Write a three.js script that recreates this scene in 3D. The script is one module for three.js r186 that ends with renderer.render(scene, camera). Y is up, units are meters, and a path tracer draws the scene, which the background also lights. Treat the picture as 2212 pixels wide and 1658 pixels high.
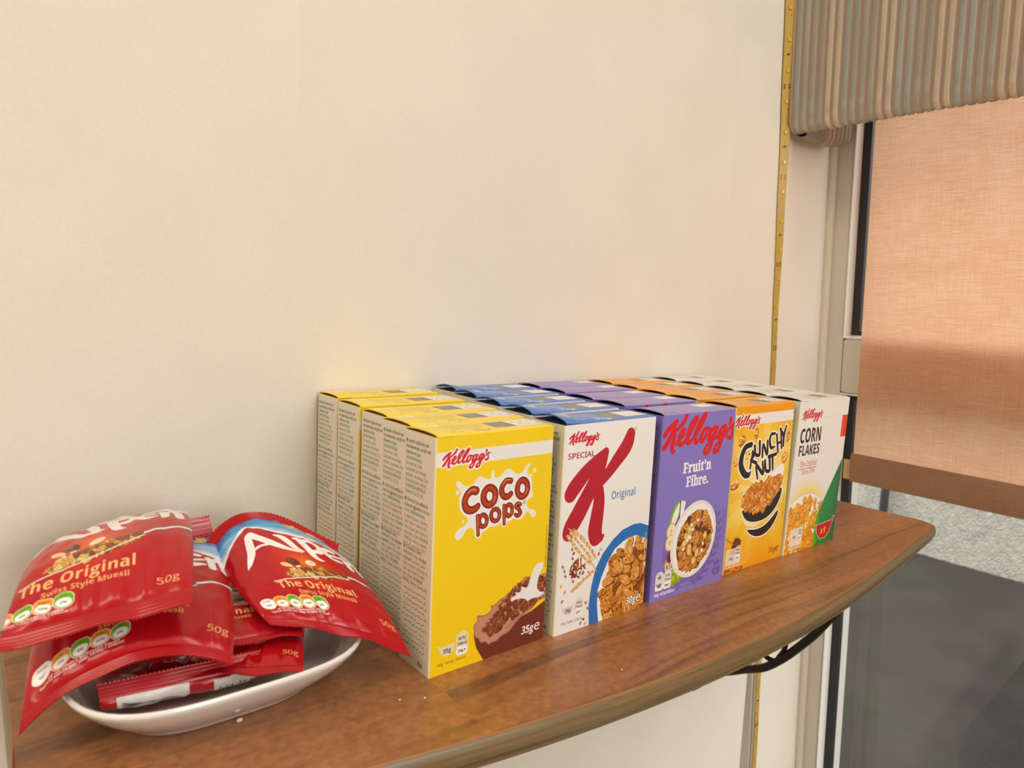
import * as THREE from 'three';
import { mergeGeometries } from 'three/addons/utils/BufferGeometryUtils.js';
import { RectAreaLightUniformsLib } from 'three/addons/lights/RectAreaLightUniformsLib.js';

// ---------- camera, daylight, exposure ----------
const scene = new THREE.Scene();
const camera = new THREE.PerspectiveCamera(2 * Math.atan(829 / 1541.8) * 180 / Math.PI, 2212 / 1658, 0.01, 60);
camera.position.set(-0.158, 0.1599, 0.3877);
camera.rotation.order = 'YXZ';
camera.rotation.set(-0.1123, -0.6835, 0.0444);
camera.focus = 0.42;
camera.userData.fStop = 15;
scene.background = new THREE.Color(0.99, 1.0, 1.0);      // even overcast sky
scene.backgroundIntensity = 2.7;
const renderer = new THREE.WebGLRenderer({ antialias: true });
renderer.toneMapping = THREE.LinearToneMapping;
renderer.toneMappingExposure = 0.925;
renderer.shadowMap.enabled = true;
RectAreaLightUniformsLib.init();
const PANELS = [                                           // ceiling panels: position, size, colour, radiance
  { at: [0.06, 1.35], size: [0.57, 1.17], color: new THREE.Color(1.0, 0.97, 0.94), power: 3.4, label: 'flat white ceiling light panel beside the window' },
  { at: [-1.5, 0.5], size: [1.17, 0.57], color: new THREE.Color(1.0, 0.84, 0.64), power: 7, label: 'flat warm ceiling light panel far from the window' },
];
const SOFTBOX = { at: [0.0, 0.55, 2.1], size: 0.76, color: new THREE.Color(0.98, 1.0, 1.0), power: 8.4 };   // photographer's soft light behind the camera

// ---------- helpers ----------
let seed = 7;
const rnd = () => { seed = (seed * 1664525 + 1013904223) >>> 0; return seed / 4294967296; };
const rr = (a, b) => a + (b - a) * rnd();
function hash(x, y) { let h = (Math.imul(x, 374761393) + Math.imul(y, 668265263)) | 0; h = Math.imul(h ^ (h >>> 13), 1274126177); return ((h ^ (h >>> 16)) >>> 0) / 4294967296; }
function vnoise(x, y) {
  const xi = Math.floor(x), yi = Math.floor(y), fx = x - xi, fy = y - yi;
  const sx = fx * fx * (3 - 2 * fx), sy = fy * fy * (3 - 2 * fy);
  const a = hash(xi, yi), b = hash(xi + 1, yi), c = hash(xi, yi + 1), d = hash(xi + 1, yi + 1);
  return a + (b - a) * sx + (c - a) * sy + (a - b - c + d) * sx * sy;
}
const fbm = (x, y, o = 4) => { let s = 0, a = 0.5, n = 0; for (let i = 0; i < o; i++) { s += a * vnoise(x, y); n += a; a *= 0.5; x = x * 2.03 + 17.1; y = y * 2.03 + 5.3; } return s / n; };
const clamp = (x, a, b) => Math.min(b, Math.max(a, x));
const smooth = (a, b, x) => { const t = clamp((x - a) / (b - a), 0, 1); return t * t * (3 - 2 * t); };
const V = (x, y, z) => new THREE.Vector3(x, y, z);

const used = new Map();
function numbered(n) { const k = used.get(n) || 0; used.set(n, k + 1); return k ? n + '_' + String(k).padStart(3, '0') : n; }
function shade(o) { o.traverse((m) => { if (m.isMesh) { m.castShadow = true; m.receiveShadow = true; } }); return o; }
function tag(o, label, category, group) { o.userData.label = label; o.userData.category = category; if (group) o.userData.group = group; return o; }
function thing(name, label, category, pos = [0, 0, 0], group) {
  const o = new THREE.Group(); o.name = numbered(name); o.position.set(...pos); scene.add(o);
  return tag(o, label, category, group);
}
function structure(name, geo, mat, label) {
  const m = new THREE.Mesh(geo, mat); m.name = name; m.userData.kind = 'structure'; if (label) m.userData.label = label;
  m.castShadow = m.receiveShadow = true; scene.add(m); return m;
}
function part(parent, name, geo, mat, label) {
  const m = new THREE.Mesh(geo, mat); m.name = name; m.castShadow = m.receiveShadow = true; if (label) m.userData.label = label; parent.add(m); return m;
}
function box(x0, x1, y0, y1, z0, z1) {                    // a box with uv in metres
  const g = new THREE.BoxGeometry(x1 - x0, y1 - y0, z1 - z0); g.translate((x0 + x1) / 2, (y0 + y1) / 2, (z0 + z1) / 2);
  const p = g.attributes.position, n = g.attributes.normal, uv = g.attributes.uv;
  for (let i = 0; i < p.count; i++) {
    const ax = Math.abs(n.getX(i)), ay = Math.abs(n.getY(i));
    if (ax > 0.5) uv.setXY(i, p.getZ(i), p.getY(i)); else if (ay > 0.5) uv.setXY(i, p.getX(i), p.getZ(i)); else uv.setXY(i, p.getX(i), p.getY(i));
  }
  return g;
}
function grid(nu, nv, f, uvf) {                            // an open surface f(u, v)
  const P = [], U = [], I = [];
  for (let j = 0; j <= nv; j++) for (let i = 0; i <= nu; i++) {
    const u = i / nu, v = j / nv, p = f(u, v); P.push(p.x, p.y, p.z); const q = uvf ? uvf(u, v) : [u, v]; U.push(q[0], q[1]);
  }
  for (let j = 0; j < nv; j++) for (let i = 0; i < nu; i++) { const a = j * (nu + 1) + i, b = a + 1, c = a + nu + 1, d = c + 1; I.push(a, b, d, a, d, c); }
  const g = new THREE.BufferGeometry();
  g.setAttribute('position', new THREE.Float32BufferAttribute(P, 3)); g.setAttribute('uv', new THREE.Float32BufferAttribute(U, 2)); g.setIndex(I); g.computeVertexNormals();
  return g;
}
function sheet(nu, nv, f, nf, t, uvTop, uvBack) {          // a closed sheet: f(u,v) plus and minus t along nf(u,v)
  const at = (s) => (u, v) => f(u, v).addScaledVector(nf(u, v), s * (typeof t === 'function' ? t(u, v, s) : t));
  const A = at(1), B = at(-1), ub = uvBack || uvTop;
  const gs = [grid(nu, nv, A, uvTop), flip(grid(nu, nv, B, ub))];
  const rim = (n, e) => grid(n, 1, (a, b) => { const [u, v] = e(a); return b < 0.5 ? A(u, v) : B(u, v); }, (a) => uvTop(...e(a)));
  gs.push(flip(rim(nu, (a) => [a, 0])), rim(nu, (a) => [a, 1]), rim(nv, (a) => [0, a]), flip(rim(nv, (a) => [1, a])));
  return mergeGeometries(gs);
}
function flip(g) { const i = g.index.array; for (let k = 0; k < i.length; k += 3) { const t = i[k]; i[k] = i[k + 1]; i[k + 1] = t; } g.computeVertexNormals(); return g; }
function tube(pts, r, seg = 24, closed = false) { return new THREE.TubeGeometry(new THREE.CatmullRomCurve3(pts, closed), seg, r, 8, closed); }
function dataTex(w, h, f, srgb, repeat = true) {
  const d = new Uint8Array(w * h * 4);
  for (let y = 0; y < h; y++) for (let x = 0; x < w; x++) { const c = f(x, y), k = (y * w + x) * 4; d[k] = clamp(c[0], 0, 255); d[k + 1] = clamp(c[1], 0, 255); d[k + 2] = clamp(c[2], 0, 255); d[k + 3] = 255; }
  const t = new THREE.DataTexture(d, w, h); t.magFilter = THREE.LinearFilter; t.minFilter = THREE.LinearMipmapLinearFilter; t.generateMipmaps = true;
  if (repeat) t.wrapS = t.wrapT = THREE.RepeatWrapping; if (srgb) t.colorSpace = THREE.SRGBColorSpace; t.needsUpdate = true; return t;
}
const std = (o) => new THREE.MeshStandardMaterial(o);
const phys = (o) => new THREE.MeshPhysicalMaterial(o);

// ---------- the room ----------
// The plaster and the window lean a little against the shelf: everything of the window stands in a frame turned about z.
const LEAN = Math.atan(0.0535 / 0.778), PIV = V(0.495, 0, 0);
function lean(o) { o.position.copy(PIV); o.rotation.z = LEAN; return o; }

const plasterBump = dataTex(512, 512, (x, y) => { const n = 128 + 70 * (fbm(x / 7, y / 7, 3) - 0.5) + 60 * (fbm(x / 3, y / 3, 2) - 0.5); return [n, n, n]; });
plasterBump.repeat.set(6, 6);
const plasterMap = dataTex(512, 512, (x, y) => { const n = (fbm(x / 60, y / 60, 4) - 0.5) * 7 + (hash(x, y) - 0.5) * 4; return [230 + n, 223 + n, 209 + n * 1.05]; }, true);
plasterMap.repeat.set(2.5, 2.5);
const wallMat = std({ map: plasterMap, bumpMap: plasterBump, bumpScale: 0.00035, roughness: 0.72 });
const ceilMat = std({ color: 0xf3eee4, roughness: 0.9 });
const floorMap = dataTex(256, 256, (x, y) => { const n = (fbm(x / 9, y / 9, 4) - 0.5) * 26; return [204 + n, 188 + n, 162 + n]; }, true);
const floorMat = std({ map: floorMap, roughness: 0.5 });

structure('wall_back', box(-2.7, 0.4935, -1.05, 1.55, -0.12, 0), wallMat, 'cream painted plaster wall behind the shelf');
structure('wall_left', box(-2.82, -2.7, -1.05, 1.55, -0.12, 3.6), wallMat);
structure('wall_front', box(-2.82, 0.75, -1.05, 1.55, 3.48, 3.6), wallMat);
structure('floor', box(-2.82, 0.75, -1.05, -0.95, -0.12, 3.6), floorMat);
structure('ceiling', box(-2.82, 0.75, 1.45, 1.57, -0.12, 3.6), ceilMat);
// window wall: a reveal beside the window, a lintel above, solid wall past the window
const WZ = 1.75, WTOP = 1.12, WBOT = -0.9;
lean(structure('wall_reveal', box(-0.0015, 0.135, -1.1, 1.6, -0.12, -0.0035), wallMat, 'cream painted reveal beside the window'));
lean(structure('wall_right', mergeGeometries([box(0, 0.2, WTOP, 1.6, -0.0035, 3.6), box(0, 0.2, -1.1, WTOP, WZ, 3.6), box(0, 0.2, -1.1, WBOT, -0.0035, WZ)]), wallMat, 'cream painted wall around the window'));
lean(structure('trim_1', (() => { const g = new THREE.CylinderGeometry(0.0055, 0.0055, 2, 12, 1, false); g.translate(0.1035, 0.1, -0.0025); return g; })(), std({ color: 0xd9cdbb, roughness: 0.6 }), 'painted sealant bead between plaster and window frame'));

// ---------- window ----------
const upvc = std({ color: 0xd9d3c9, roughness: 0.38 }), bead = std({ color: 0xfafaf8, roughness: 0.3 }), rubber = std({ color: 0x24262a, roughness: 0.55 });
const win = new THREE.Group(); win.name = 'window_1'; win.userData.kind = 'structure'; win.userData.label = 'white plastic window frame with two panes and black gaskets'; scene.add(win); lean(win);
const FX0 = 0.106, FX1 = 0.165;
function rail(name, y0, y1, z0, z1) {                       // frame members with a small rounded arris
  const s = new THREE.Shape(); const r = 0.0025, w = z1 - z0, h = y1 - y0;
  s.moveTo(r, 0); s.lineTo(w - r, 0); s.lineTo(w, r); s.lineTo(w, h - r); s.lineTo(w - r, h); s.lineTo(r, h); s.lineTo(0, h - r); s.lineTo(0, r); s.closePath();
  const g = new THREE.ExtrudeGeometry(s, { depth: FX1 - FX0 - 0.004, bevelEnabled: true, bevelSize: 0.0018, bevelThickness: 0.002, bevelOffset: -0.0018, bevelSegments: 3 });
  g.rotateY(-Math.PI / 2); g.translate(FX1 - 0.002, y0, z0);
  part(win, name, g, upvc);
}
rail('frame_stile', WBOT, WTOP, -0.003, 0.0190); rail('frame_stile', WBOT, WTOP, WZ - 0.05, WZ);
rail('frame_rail', WTOP - 0.05, WTOP, 0.0195, WZ - 0.0505); rail('frame_rail', WBOT, WBOT + 0.06, 0.0195, WZ - 0.0505);
rail('transom', 0.0735, 0.1315, 0.0195, WZ - 0.0505);
function paneAt(y0, y1, z0, z1) {
  const b = 0.0075, gk = 0.0115;
  const ramp = (pts) => { const s = new THREE.Shape(); s.moveTo(...pts[0]); pts.slice(1).forEach((p) => s.lineTo(...p)); s.closePath(); return s; };
  const beadGeo = (len) => { const g = new THREE.ExtrudeGeometry(ramp([[0, 0.002], [0.0006, 0.0026], [0.0014, 0.0022], [0.003, -0.0105], [0.003, -0.014], [0, -0.014]]), { depth: len, bevelEnabled: false }); return g; };
  const turn = (g, X, Y, Z) => { const m = new THREE.Matrix4().makeBasis(X, Y, Z); g.applyMatrix4(m); if (m.determinant() < 0) for (const k of ['position', 'normal', 'uv']) { const a = g.attributes[k], n = a.itemSize, r = a.array; for (let i = 0; i < a.count; i += 3) for (let j = 0; j < n; j++) { const q = r[i * n + j]; r[i * n + j] = r[(i + 1) * n + j]; r[(i + 1) * n + j] = q; } } return g; };
  const side = (name, z, dir) => {                          // profile axes: along z (in from the frame) and towards the room
    const g = beadGeo(y1 - y0); turn(g, V(0, 0, dir), V(-1, 0, 0), V(0, 1, 0)); g.translate(FX0 + 0.0015, y0, z); part(win, name, g, bead);
  };
  side('glazing_bead', z0, 1); side('glazing_bead', z1, -1);
  const bar = (y, dir) => { const g = beadGeo(z1 - z0 - 0.002); turn(g, V(0, dir, 0), V(-1, 0, 0), V(0, 0, 1)); g.translate(FX0 + 0.0015, y, z0 + 0.001); part(win, 'glazing_bead', g, bead); };
  bar(y0, 1); bar(y1, -1);
  part(win, 'gasket', mergeGeometries([box(0.1165, 0.1235, y0 + 0.003, y1 - 0.003, z0 + 0.0028, z0 + gk), box(0.1165, 0.1235, y0 + 0.003, y1 - 0.003, z1 - gk, z1 - 0.0028), box(0.117, 0.1235, y0 + 0.0028, y0 + 0.007, z0 + gk, z1 - gk), box(0.117, 0.1235, y1 - 0.007, y1 - 0.0028, z0 + gk, z1 - gk)]), rubber, 'black rubber gasket');
  const glass = phys({ color: 0xffffff, transmission: 1, thickness: 0, roughness: 0.0, ior: 1.5 });
  for (const x of [0.1245, 0.1405]) part(win, 'pane', new THREE.PlaneGeometry(z1 - z0 - 2 * b, y1 - y0 - 2 * b).rotateY(-Math.PI / 2).translate(x, (y0 + y1) / 2, (z0 + z1) / 2), glass);
}
paneAt(0.1318, WTOP - 0.0505, 0.0193, WZ - 0.051); paneAt(WBOT + 0.0605, 0.0732, 0.0193, WZ - 0.051);

// ---------- outside ----------
const asphalt = dataTex(512, 512, (x, y) => {
  const n = (fbm(x / 40, y / 40, 5) - 0.5) * 60 + (hash(x, y) - 0.5) * 26, m = smooth(0.56, 0.72, fbm(x / 55 + 9, y / 55 + 3, 4));
  return [40 + n * 0.5 - 2 * m, 36 + n * 0.5 + 3 * m, 30 + n * 0.5 - 6 * m];
}, true); asphalt.repeat.set(0.5, 0.5);
tag(structure('ground', box(0.75, 3.72, -1.12, -1.0, -5, 6), std({ map: asphalt, roughness: 0.95 })), 'damp grey paved yard with mossy patches outside the window', 'ground');
const dash = dataTex(512, 512, (x, y) => { const n = (fbm(x / 14, y / 14, 3) - 0.5) * 90 + (hash(x >> 1, y >> 1) - 0.5) * 70; return [183 + n * 0.4, 180 + n * 0.4, 167 + n * 0.42]; }, true); dash.repeat.set(1.2, 1.2);
const dashB = dataTex(256, 256, (x, y) => { const n = 255 * fbm(x / 4, y / 4, 3); return [n, n, n]; }); dashB.repeat.set(2.4, 2.4);
tag(structure('wall_garden', box(3.66, 3.9, -1.1, 0.55, -5, 6), std({ map: dash, bumpMap: dashB, bumpScale: 0.012, roughness: 0.95 })), 'rough white pebble-dashed wall across the yard', 'wall');
{
  const p = thing('drain_pipe', 'thin black vertical pipe in front of the white pebble-dashed wall', 'pipe', [3.61, -1.0, -1.17]);
  part(p, 'pipe', new THREE.CylinderGeometry(0.02, 0.02, 1.5, 16).translate(0, 0.75, 0), std({ color: 0x17181b, roughness: 0.5 }));
  part(p, 'shoe', new THREE.CylinderGeometry(0.028, 0.028, 0.06, 16).translate(0, 0.03, 0), std({ color: 0x17181b, roughness: 0.5 }));
}

// ---------- ceiling lights ----------
for (const p of PANELS) {
  const [a, b] = p.size, w = a / 2 + 0.02, d = b / 2 + 0.02, t = thing('ceiling_light', p.label, 'light', [p.at[0], 1.45, p.at[1]]);
  part(t, 'frame', mergeGeometries([box(-w, w, -0.03, 0, -d, -d + 0.02), box(-w, w, -0.03, 0, d - 0.02, d), box(-w, -w + 0.02, -0.03, 0, -d + 0.02, d - 0.02), box(w - 0.02, w, -0.03, 0, -d + 0.02, d - 0.02)]), bead);
  part(t, 'diffuser', box(-w + 0.021, w - 0.021, -0.02, -0.001, -d + 0.021, d - 0.021), std({ color: 0xffffff, emissive: p.color, emissiveIntensity: 1.2, roughness: 0.6 }));
  const l = new THREE.RectAreaLight(p.color, p.power, a - 0.02, b - 0.02); l.rotation.x = -Math.PI / 2; l.position.y = -0.0215; l.castShadow = true; t.add(l);
}
// ---------- soft light on a stand behind the camera ----------
{
  const [x, y, z] = SOFTBOX.at, h = SOFTBOX.size / 2, t = thing('softbox_light', 'square white softbox on a black tripod stand behind the camera', 'light', [x, -0.95, z]);
  const head = new THREE.Group(); head.name = 'head'; head.position.y = y + 0.95; head.rotation.x = 0.2; head.rotation.y = 0; t.add(head);
  const cloth = std({ color: 0x141414, roughness: 0.8, side: THREE.DoubleSide }), b = 0.09, d = 0.34;
  const face = (p) => { const g = new THREE.BufferGeometry(); g.setAttribute('position', new THREE.Float32BufferAttribute(p.flat(), 3)); g.setAttribute('uv', new THREE.Float32BufferAttribute([0, 0, 1, 0, 1, 1, 0, 1], 2)); g.setIndex([0, 1, 2, 0, 2, 3]); g.computeVertexNormals(); return g; };
  const f = [[-h, -h, 0], [h, -h, 0], [h, h, 0], [-h, h, 0]], k = [[-b, -b, d], [b, -b, d], [b, b, d], [-b, b, d]];
  part(head, 'shell', mergeGeometries([0, 1, 2, 3].map((i) => face([f[i], f[(i + 1) % 4], k[(i + 1) % 4], k[i]])).concat([face(k)])), cloth);
  part(head, 'diffuser', box(-h + 0.004, h - 0.004, -h + 0.004, h - 0.004, 0.004, 0.012), std({ color: 0xffffff, emissive: SOFTBOX.color, emissiveIntensity: 1.2, roughness: 0.7 }));
  const l = new THREE.RectAreaLight(SOFTBOX.color, SOFTBOX.power, 2 * h - 0.02, 2 * h - 0.02); l.position.z = 0.0; l.castShadow = true; head.add(l);
  part(t, 'pole', new THREE.CylinderGeometry(0.014, 0.018, y + 0.95 - 0.02, 14).translate(0, (y + 0.95) / 2, d + 0.05), cloth);
  for (let i = 0; i < 3; i++) { const a = i * 2.094 + 0.5; part(t, 'leg', tube([V(0, 0.5, d + 0.05), V(Math.cos(a) * 0.42, 0.008, d + 0.05 + Math.sin(a) * 0.42)], 0.009, 4), cloth); }
}
// ---------- stool under the shelf, seen mirrored in the window ----------
{
  const t = thing('padded_stool', 'dark brown padded stool under the shelf, mirrored in the window glass', 'stool', [0.12, -0.95, 0.26]);
  const hide = std({ color: 0x2a1d17, roughness: 0.5 }), leg = std({ color: 0x2b1a10, roughness: 0.5 });
  const s = new THREE.Shape(); const w = 0.2, r = 0.04; s.moveTo(-w + r, -w); s.lineTo(w - r, -w); s.quadraticCurveTo(w, -w, w, -w + r); s.lineTo(w, w - r); s.quadraticCurveTo(w, w, w - r, w); s.lineTo(-w + r, w); s.quadraticCurveTo(-w, w, -w, w - r); s.lineTo(-w, -w + r); s.quadraticCurveTo(-w, -w, -w + r, -w);
  part(t, 'seat', new THREE.ExtrudeGeometry(s, { depth: 0.05, bevelEnabled: true, bevelSize: 0.014, bevelThickness: 0.016, bevelSegments: 4, curveSegments: 8 }).rotateX(-Math.PI / 2).translate(0, 0.395, 0), hide);
  for (const [x, z] of [[-0.17, -0.17], [0.17, -0.17], [0.17, 0.17], [-0.17, 0.17]]) part(t, 'leg', new THREE.CylinderGeometry(0.018, 0.013, 0.38, 12).translate(x, 0.19, z), leg);
  for (const z of [-0.17, 0.17]) part(t, 'stretcher', new THREE.CylinderGeometry(0.009, 0.009, 0.34, 10).rotateZ(Math.PI / 2).translate(0, 0.14, z), leg);
}

// ---------- shelf ----------
const woodTex = dataTex(1536, 640, (x, y) => {               // 0.75 m x 0.3125 m of walnut laminate, grain along x
  const X = x / 2048, Yv = y / 2048;                         // metres
  const warp = (fbm(X * 7, Yv * 30 + 4, 3) - 0.5) * 0.016;
  const s1 = fbm(X * 5 + 3, (Yv + warp) * 190, 4), s2 = fbm(X * 14, (Yv + warp) * 560 + 7, 3), s3 = fbm(X * 3.1 + 8, (Yv + warp) * 46 + 2, 3);
  const pore = smooth(0.66, 0.80, fbm(X * 95 + 1, Yv * 1150 + 9, 2)), mott = fbm(X * 420, Yv * 420, 2) - 0.5;
  let t = 0.5 + (s1 - 0.5) * 0.95 + (s2 - 0.5) * 0.45 + (s3 - 0.5) * 0.9;
  const dark = smooth(0.56, 0.72, s1) * 0.55 + pore * 0.22;
  t = clamp(t, 0, 1);
  const r = 134 + 32 * (1 - t), g = 86 + 25 * (1 - t), b = 49 + 18 * (1 - t), k = 1 - 0.34 * dark + mott * 0.26;
  return [r * k, g * k, b * k];
}, true);
woodTex.repeat.set(1 / 0.75, 1 / 0.3125);
const woodBump = dataTex(512, 512, (x, y) => { const n = 255 * fbm(x / 22, y / 2.2, 3); return [n, n, n]; }); woodBump.repeat.set(4, 4);
const woodMat = phys({ map: woodTex, bumpMap: woodBump, bumpScale: 0.00006, roughness: 0.36, clearcoat: 0.25, clearcoatRoughness: 0.28 });
const edgeTex = dataTex(1024, 64, (x, y) => {
  const s = fbm(x / 50, y / 3.2 + 3, 4), q = fbm(x / 160 + 7, y / 9, 3), k = 0.72 + 0.36 * s + 0.28 * (q - 0.4);
  return [126 * k, 101 * k, 62 * k];
}, true); edgeTex.repeat.set(2, 1);
const edgeMat = phys({ map: edgeTex, roughness: 0.4, clearcoat: 0.2, clearcoatRoughness: 0.35 });
const SX0 = -0.142, SX1 = 0.457, ST = 0.0125;
const frontZ = (x) => { const d = x - 0.158; return 0.2054 - 0.0027 * d - 0.5079 * d * d + 0.274 * d ** 3 + 0.918 * d ** 4; };
{
  const shelf = thing('wall_shelf', 'bow-fronted walnut laminate wall shelf carrying the cereal boxes and the dish', 'shelf', [0, 0, 0]);
  const top = [], n = 72;                                     // outline from the back left corner round to the back right one
  top.push([SX0 + 0.003, 0.0005]);
  for (let i = 0; i <= 10; i++) top.push([SX0 + 0.003 - 0.004 * i / 10, 0.0005 + (frontZ(SX0) - 0.006) * i / 10]);
  for (let i = 0; i <= n; i++) { const x = SX0 + 0.003 + (SX1 - SX0 - 0.006) * i / n; top.push([x, frontZ(x) - 0.0004]); }
  for (let i = 0; i <= 10; i++) top.push([SX1 - 0.0005 + 0.003 * i / 10, (frontZ(SX1) - 0.004) * (1 - i / 10) + 0.0005 * i / 10]);
  const sh = new THREE.Shape(); top.forEach(([x, z], i) => (i ? sh.lineTo(x, -z) : sh.moveTo(x, -z))); sh.closePath();
  const flatTop = (y, up) => { const g = new THREE.ShapeGeometry(sh); g.rotateX(-Math.PI / 2); g.translate(0, y, 0); const p = g.attributes.position, uv = g.attributes.uv; for (let i = 0; i < p.count; i++) uv.setXY(i, p.getX(i), p.getZ(i)); if (!up) flip(g); return g.toNonIndexed(); };
  part(shelf, 'top_panel', flatTop(0, true), woodMat);
  part(shelf, 'underside', flatTop(-ST, false), woodMat);
  const out = top.map((p, i) => { const a = top[Math.max(0, i - 1)], b = top[Math.min(top.length - 1, i + 1)], dx = b[0] - a[0], dz = b[1] - a[1], l = Math.hypot(dx, dz) || 1; return [-dz / l, dx / l]; });
  let run = 0; const len = top.map((p, i) => (i ? (run += Math.hypot(p[0] - top[i - 1][0], p[1] - top[i - 1][1])) : 0));
  const N = top.length - 1;
  part(shelf, 'edge_band', grid(N, 14, (u, v) => {
    const i = Math.round(u * N), y = -ST * v, b = 0.0026 * Math.pow(Math.sin(Math.PI * clamp(0.08 + v * 0.9, 0, 1)), 0.8) - 0.0006 - 0.0022 * smooth(0.7, 1, v);
    const bb = v === 0 || v === 1 ? 0 : Math.max(b, 0) ; return V(top[i][0] + out[i][0] * bb, y, top[i][1] + out[i][1] * bb);
  }, (u, v) => [len[Math.round(u * N)], v]), edgeMat, 'olive brown rounded edge banding');
  const lip = top.slice(1, -1).map(([x, z], i) => V(x, -0.0004, z));
  part(shelf, 'edge_line', tube(lip.filter((p, i) => i % 3 === 0 || i === lip.length - 1), 0.0004, 160), std({ color: 0xa0683a, roughness: 0.4 }), 'thin lighter line where laminate meets the edging');
}
// scrolled iron bracket under the right end
{
  const iron = std({ color: 0x2a2017, roughness: 0.42, metalness: 0.6 });
  const b = thing('shelf_bracket', 'dark bronze scrolled iron bracket under the right end of the shelf', 'bracket', [0.4, -ST, 0]);
  const y = ST;
  part(b, 'wall_bar', box(-0.006, 0.006, -0.20 + y, -0.001, 0.0006, 0.0046), iron);
  part(b, 'top_bar', box(-0.006, 0.006, -0.0048, -0.0008, 0.0048, 0.15), iron);
  part(b, 'arc', tube([V(0, -0.178 + y, 0.006), V(0, -0.171 + y, 0.03), V(0, -0.159 + y, 0.052), V(0, -0.149 + y, 0.0705), V(0, -0.1335 + y, 0.0872), V(0, -0.115 + y, 0.1026), V(0, -0.0975 + y, 0.1155), V(0, -0.07 + y, 0.131), V(0, -0.04 + y, 0.142), V(0, -0.022 + y, 0.146)], 0.0036, 60), iron);
  part(b, 'scroll', tube([V(0, -0.1345 + y, 0.0835), V(0, -0.124 + y, 0.0885), V(0, -0.105 + y, 0.0885), V(0, -0.08 + y, 0.08), V(0, -0.064 + y, 0.06), V(0, -0.068 + y, 0.042), V(0, -0.084 + y, 0.04), V(0, -0.088 + y, 0.052)], 0.0022, 48), iron);
  part(b, 'scroll', tube([V(0, -0.138 + y, 0.082), V(0, -0.1385 + y, 0.074), V(0, -0.132 + y, 0.064), V(0, -0.118 + y, 0.045), V(0, -0.1 + y, 0.026), V(0, -0.085 + y, 0.014), V(0, -0.075 + y, 0.006)], 0.0022, 48), iron);
}

// ---------- LED strip in the corner ----------
{
  const s = lean(thing('led_strip', 'yellowed unlit LED tape stuck down the corner beside the window', 'light strip'));
  const w = 0.0074, tw = (y) => 0.95 * smooth(0.10, 0.42, y), tx = (y) => -0.0002 - 0.0042 * smooth(0.1, 0.44, y), wd = (y) => 0.0072 + 0.0012 * smooth(0.1, 0.42, y), wob = (y) => 0.0004 * Math.sin(y * 23) + 0.0003 * Math.sin(y * 61 + 1);
  part(s, 'tape', sheet(2, 220, (u, v) => { const y = 1.3 - 2.2 * v; const a = tw(y); return V(tx(y) + wd(y) * u * Math.cos(a) + wob(y), y, 0.0012 + wd(y) * u * Math.sin(a)); }, (u, v) => { const a = tw(1.3 - 2.2 * v); return V(-Math.sin(a), 0, Math.cos(a)); }, 0.0005, (u, v) => [u, v * 300]), std({ color: 0xb99a45, roughness: 0.45 }));
  const chip = new THREE.BoxGeometry(0.0026, 0.0030, 0.0012), pad = new THREE.BoxGeometry(0.0015, 0.0019, 0.0003), res = new THREE.BoxGeometry(0.0024, 0.0011, 0.0007), dot = new THREE.CylinderGeometry(0.0006, 0.0006, 0.0003, 10).rotateX(Math.PI / 2);
  const mc = std({ color: 0xd8ae1c, roughness: 0.3 }), mp = std({ color: 0x9a4a12, roughness: 0.4, metalness: 0.3 }), mr = std({ color: 0x1b1a18, roughness: 0.5 });
  const y0 = 0.4405, st = 0.0272;
  for (let k = -16; k <= 42; k++) {
    const y = y0 - k * st, m = ((k % 3) + 3) % 3;
    const put = (name, geo, mat, dy, du, out) => { const q = y + dy, a = tw(q), r = wd(q) * (0.5 + du), o = part(s, name, geo, mat); o.position.set(tx(q) + r * Math.cos(a) + wob(q) - Math.sin(a) * out, q, 0.0012 + r * Math.sin(a) + Math.cos(a) * out); o.rotation.y = -a; };
    put('led_chip', chip, mc, 0, 0.04, 0.0009);
    if (m === 2) for (const [du, dy] of [[-0.24, 0.0012], [0.24, 0.0012], [-0.24, -0.0012], [0.24, -0.0012]]) put('copper_pad', pad, mp, -st / 2 + dy, du, 0.0006);
    if (m === 1) put('resistor', res, mr, -st * 0.47, 0, 0.0008);
    if (m === 0) put('copper_dot', dot, mp, -st * 0.24, 0.14, 0.0006);
  }
}

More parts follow.
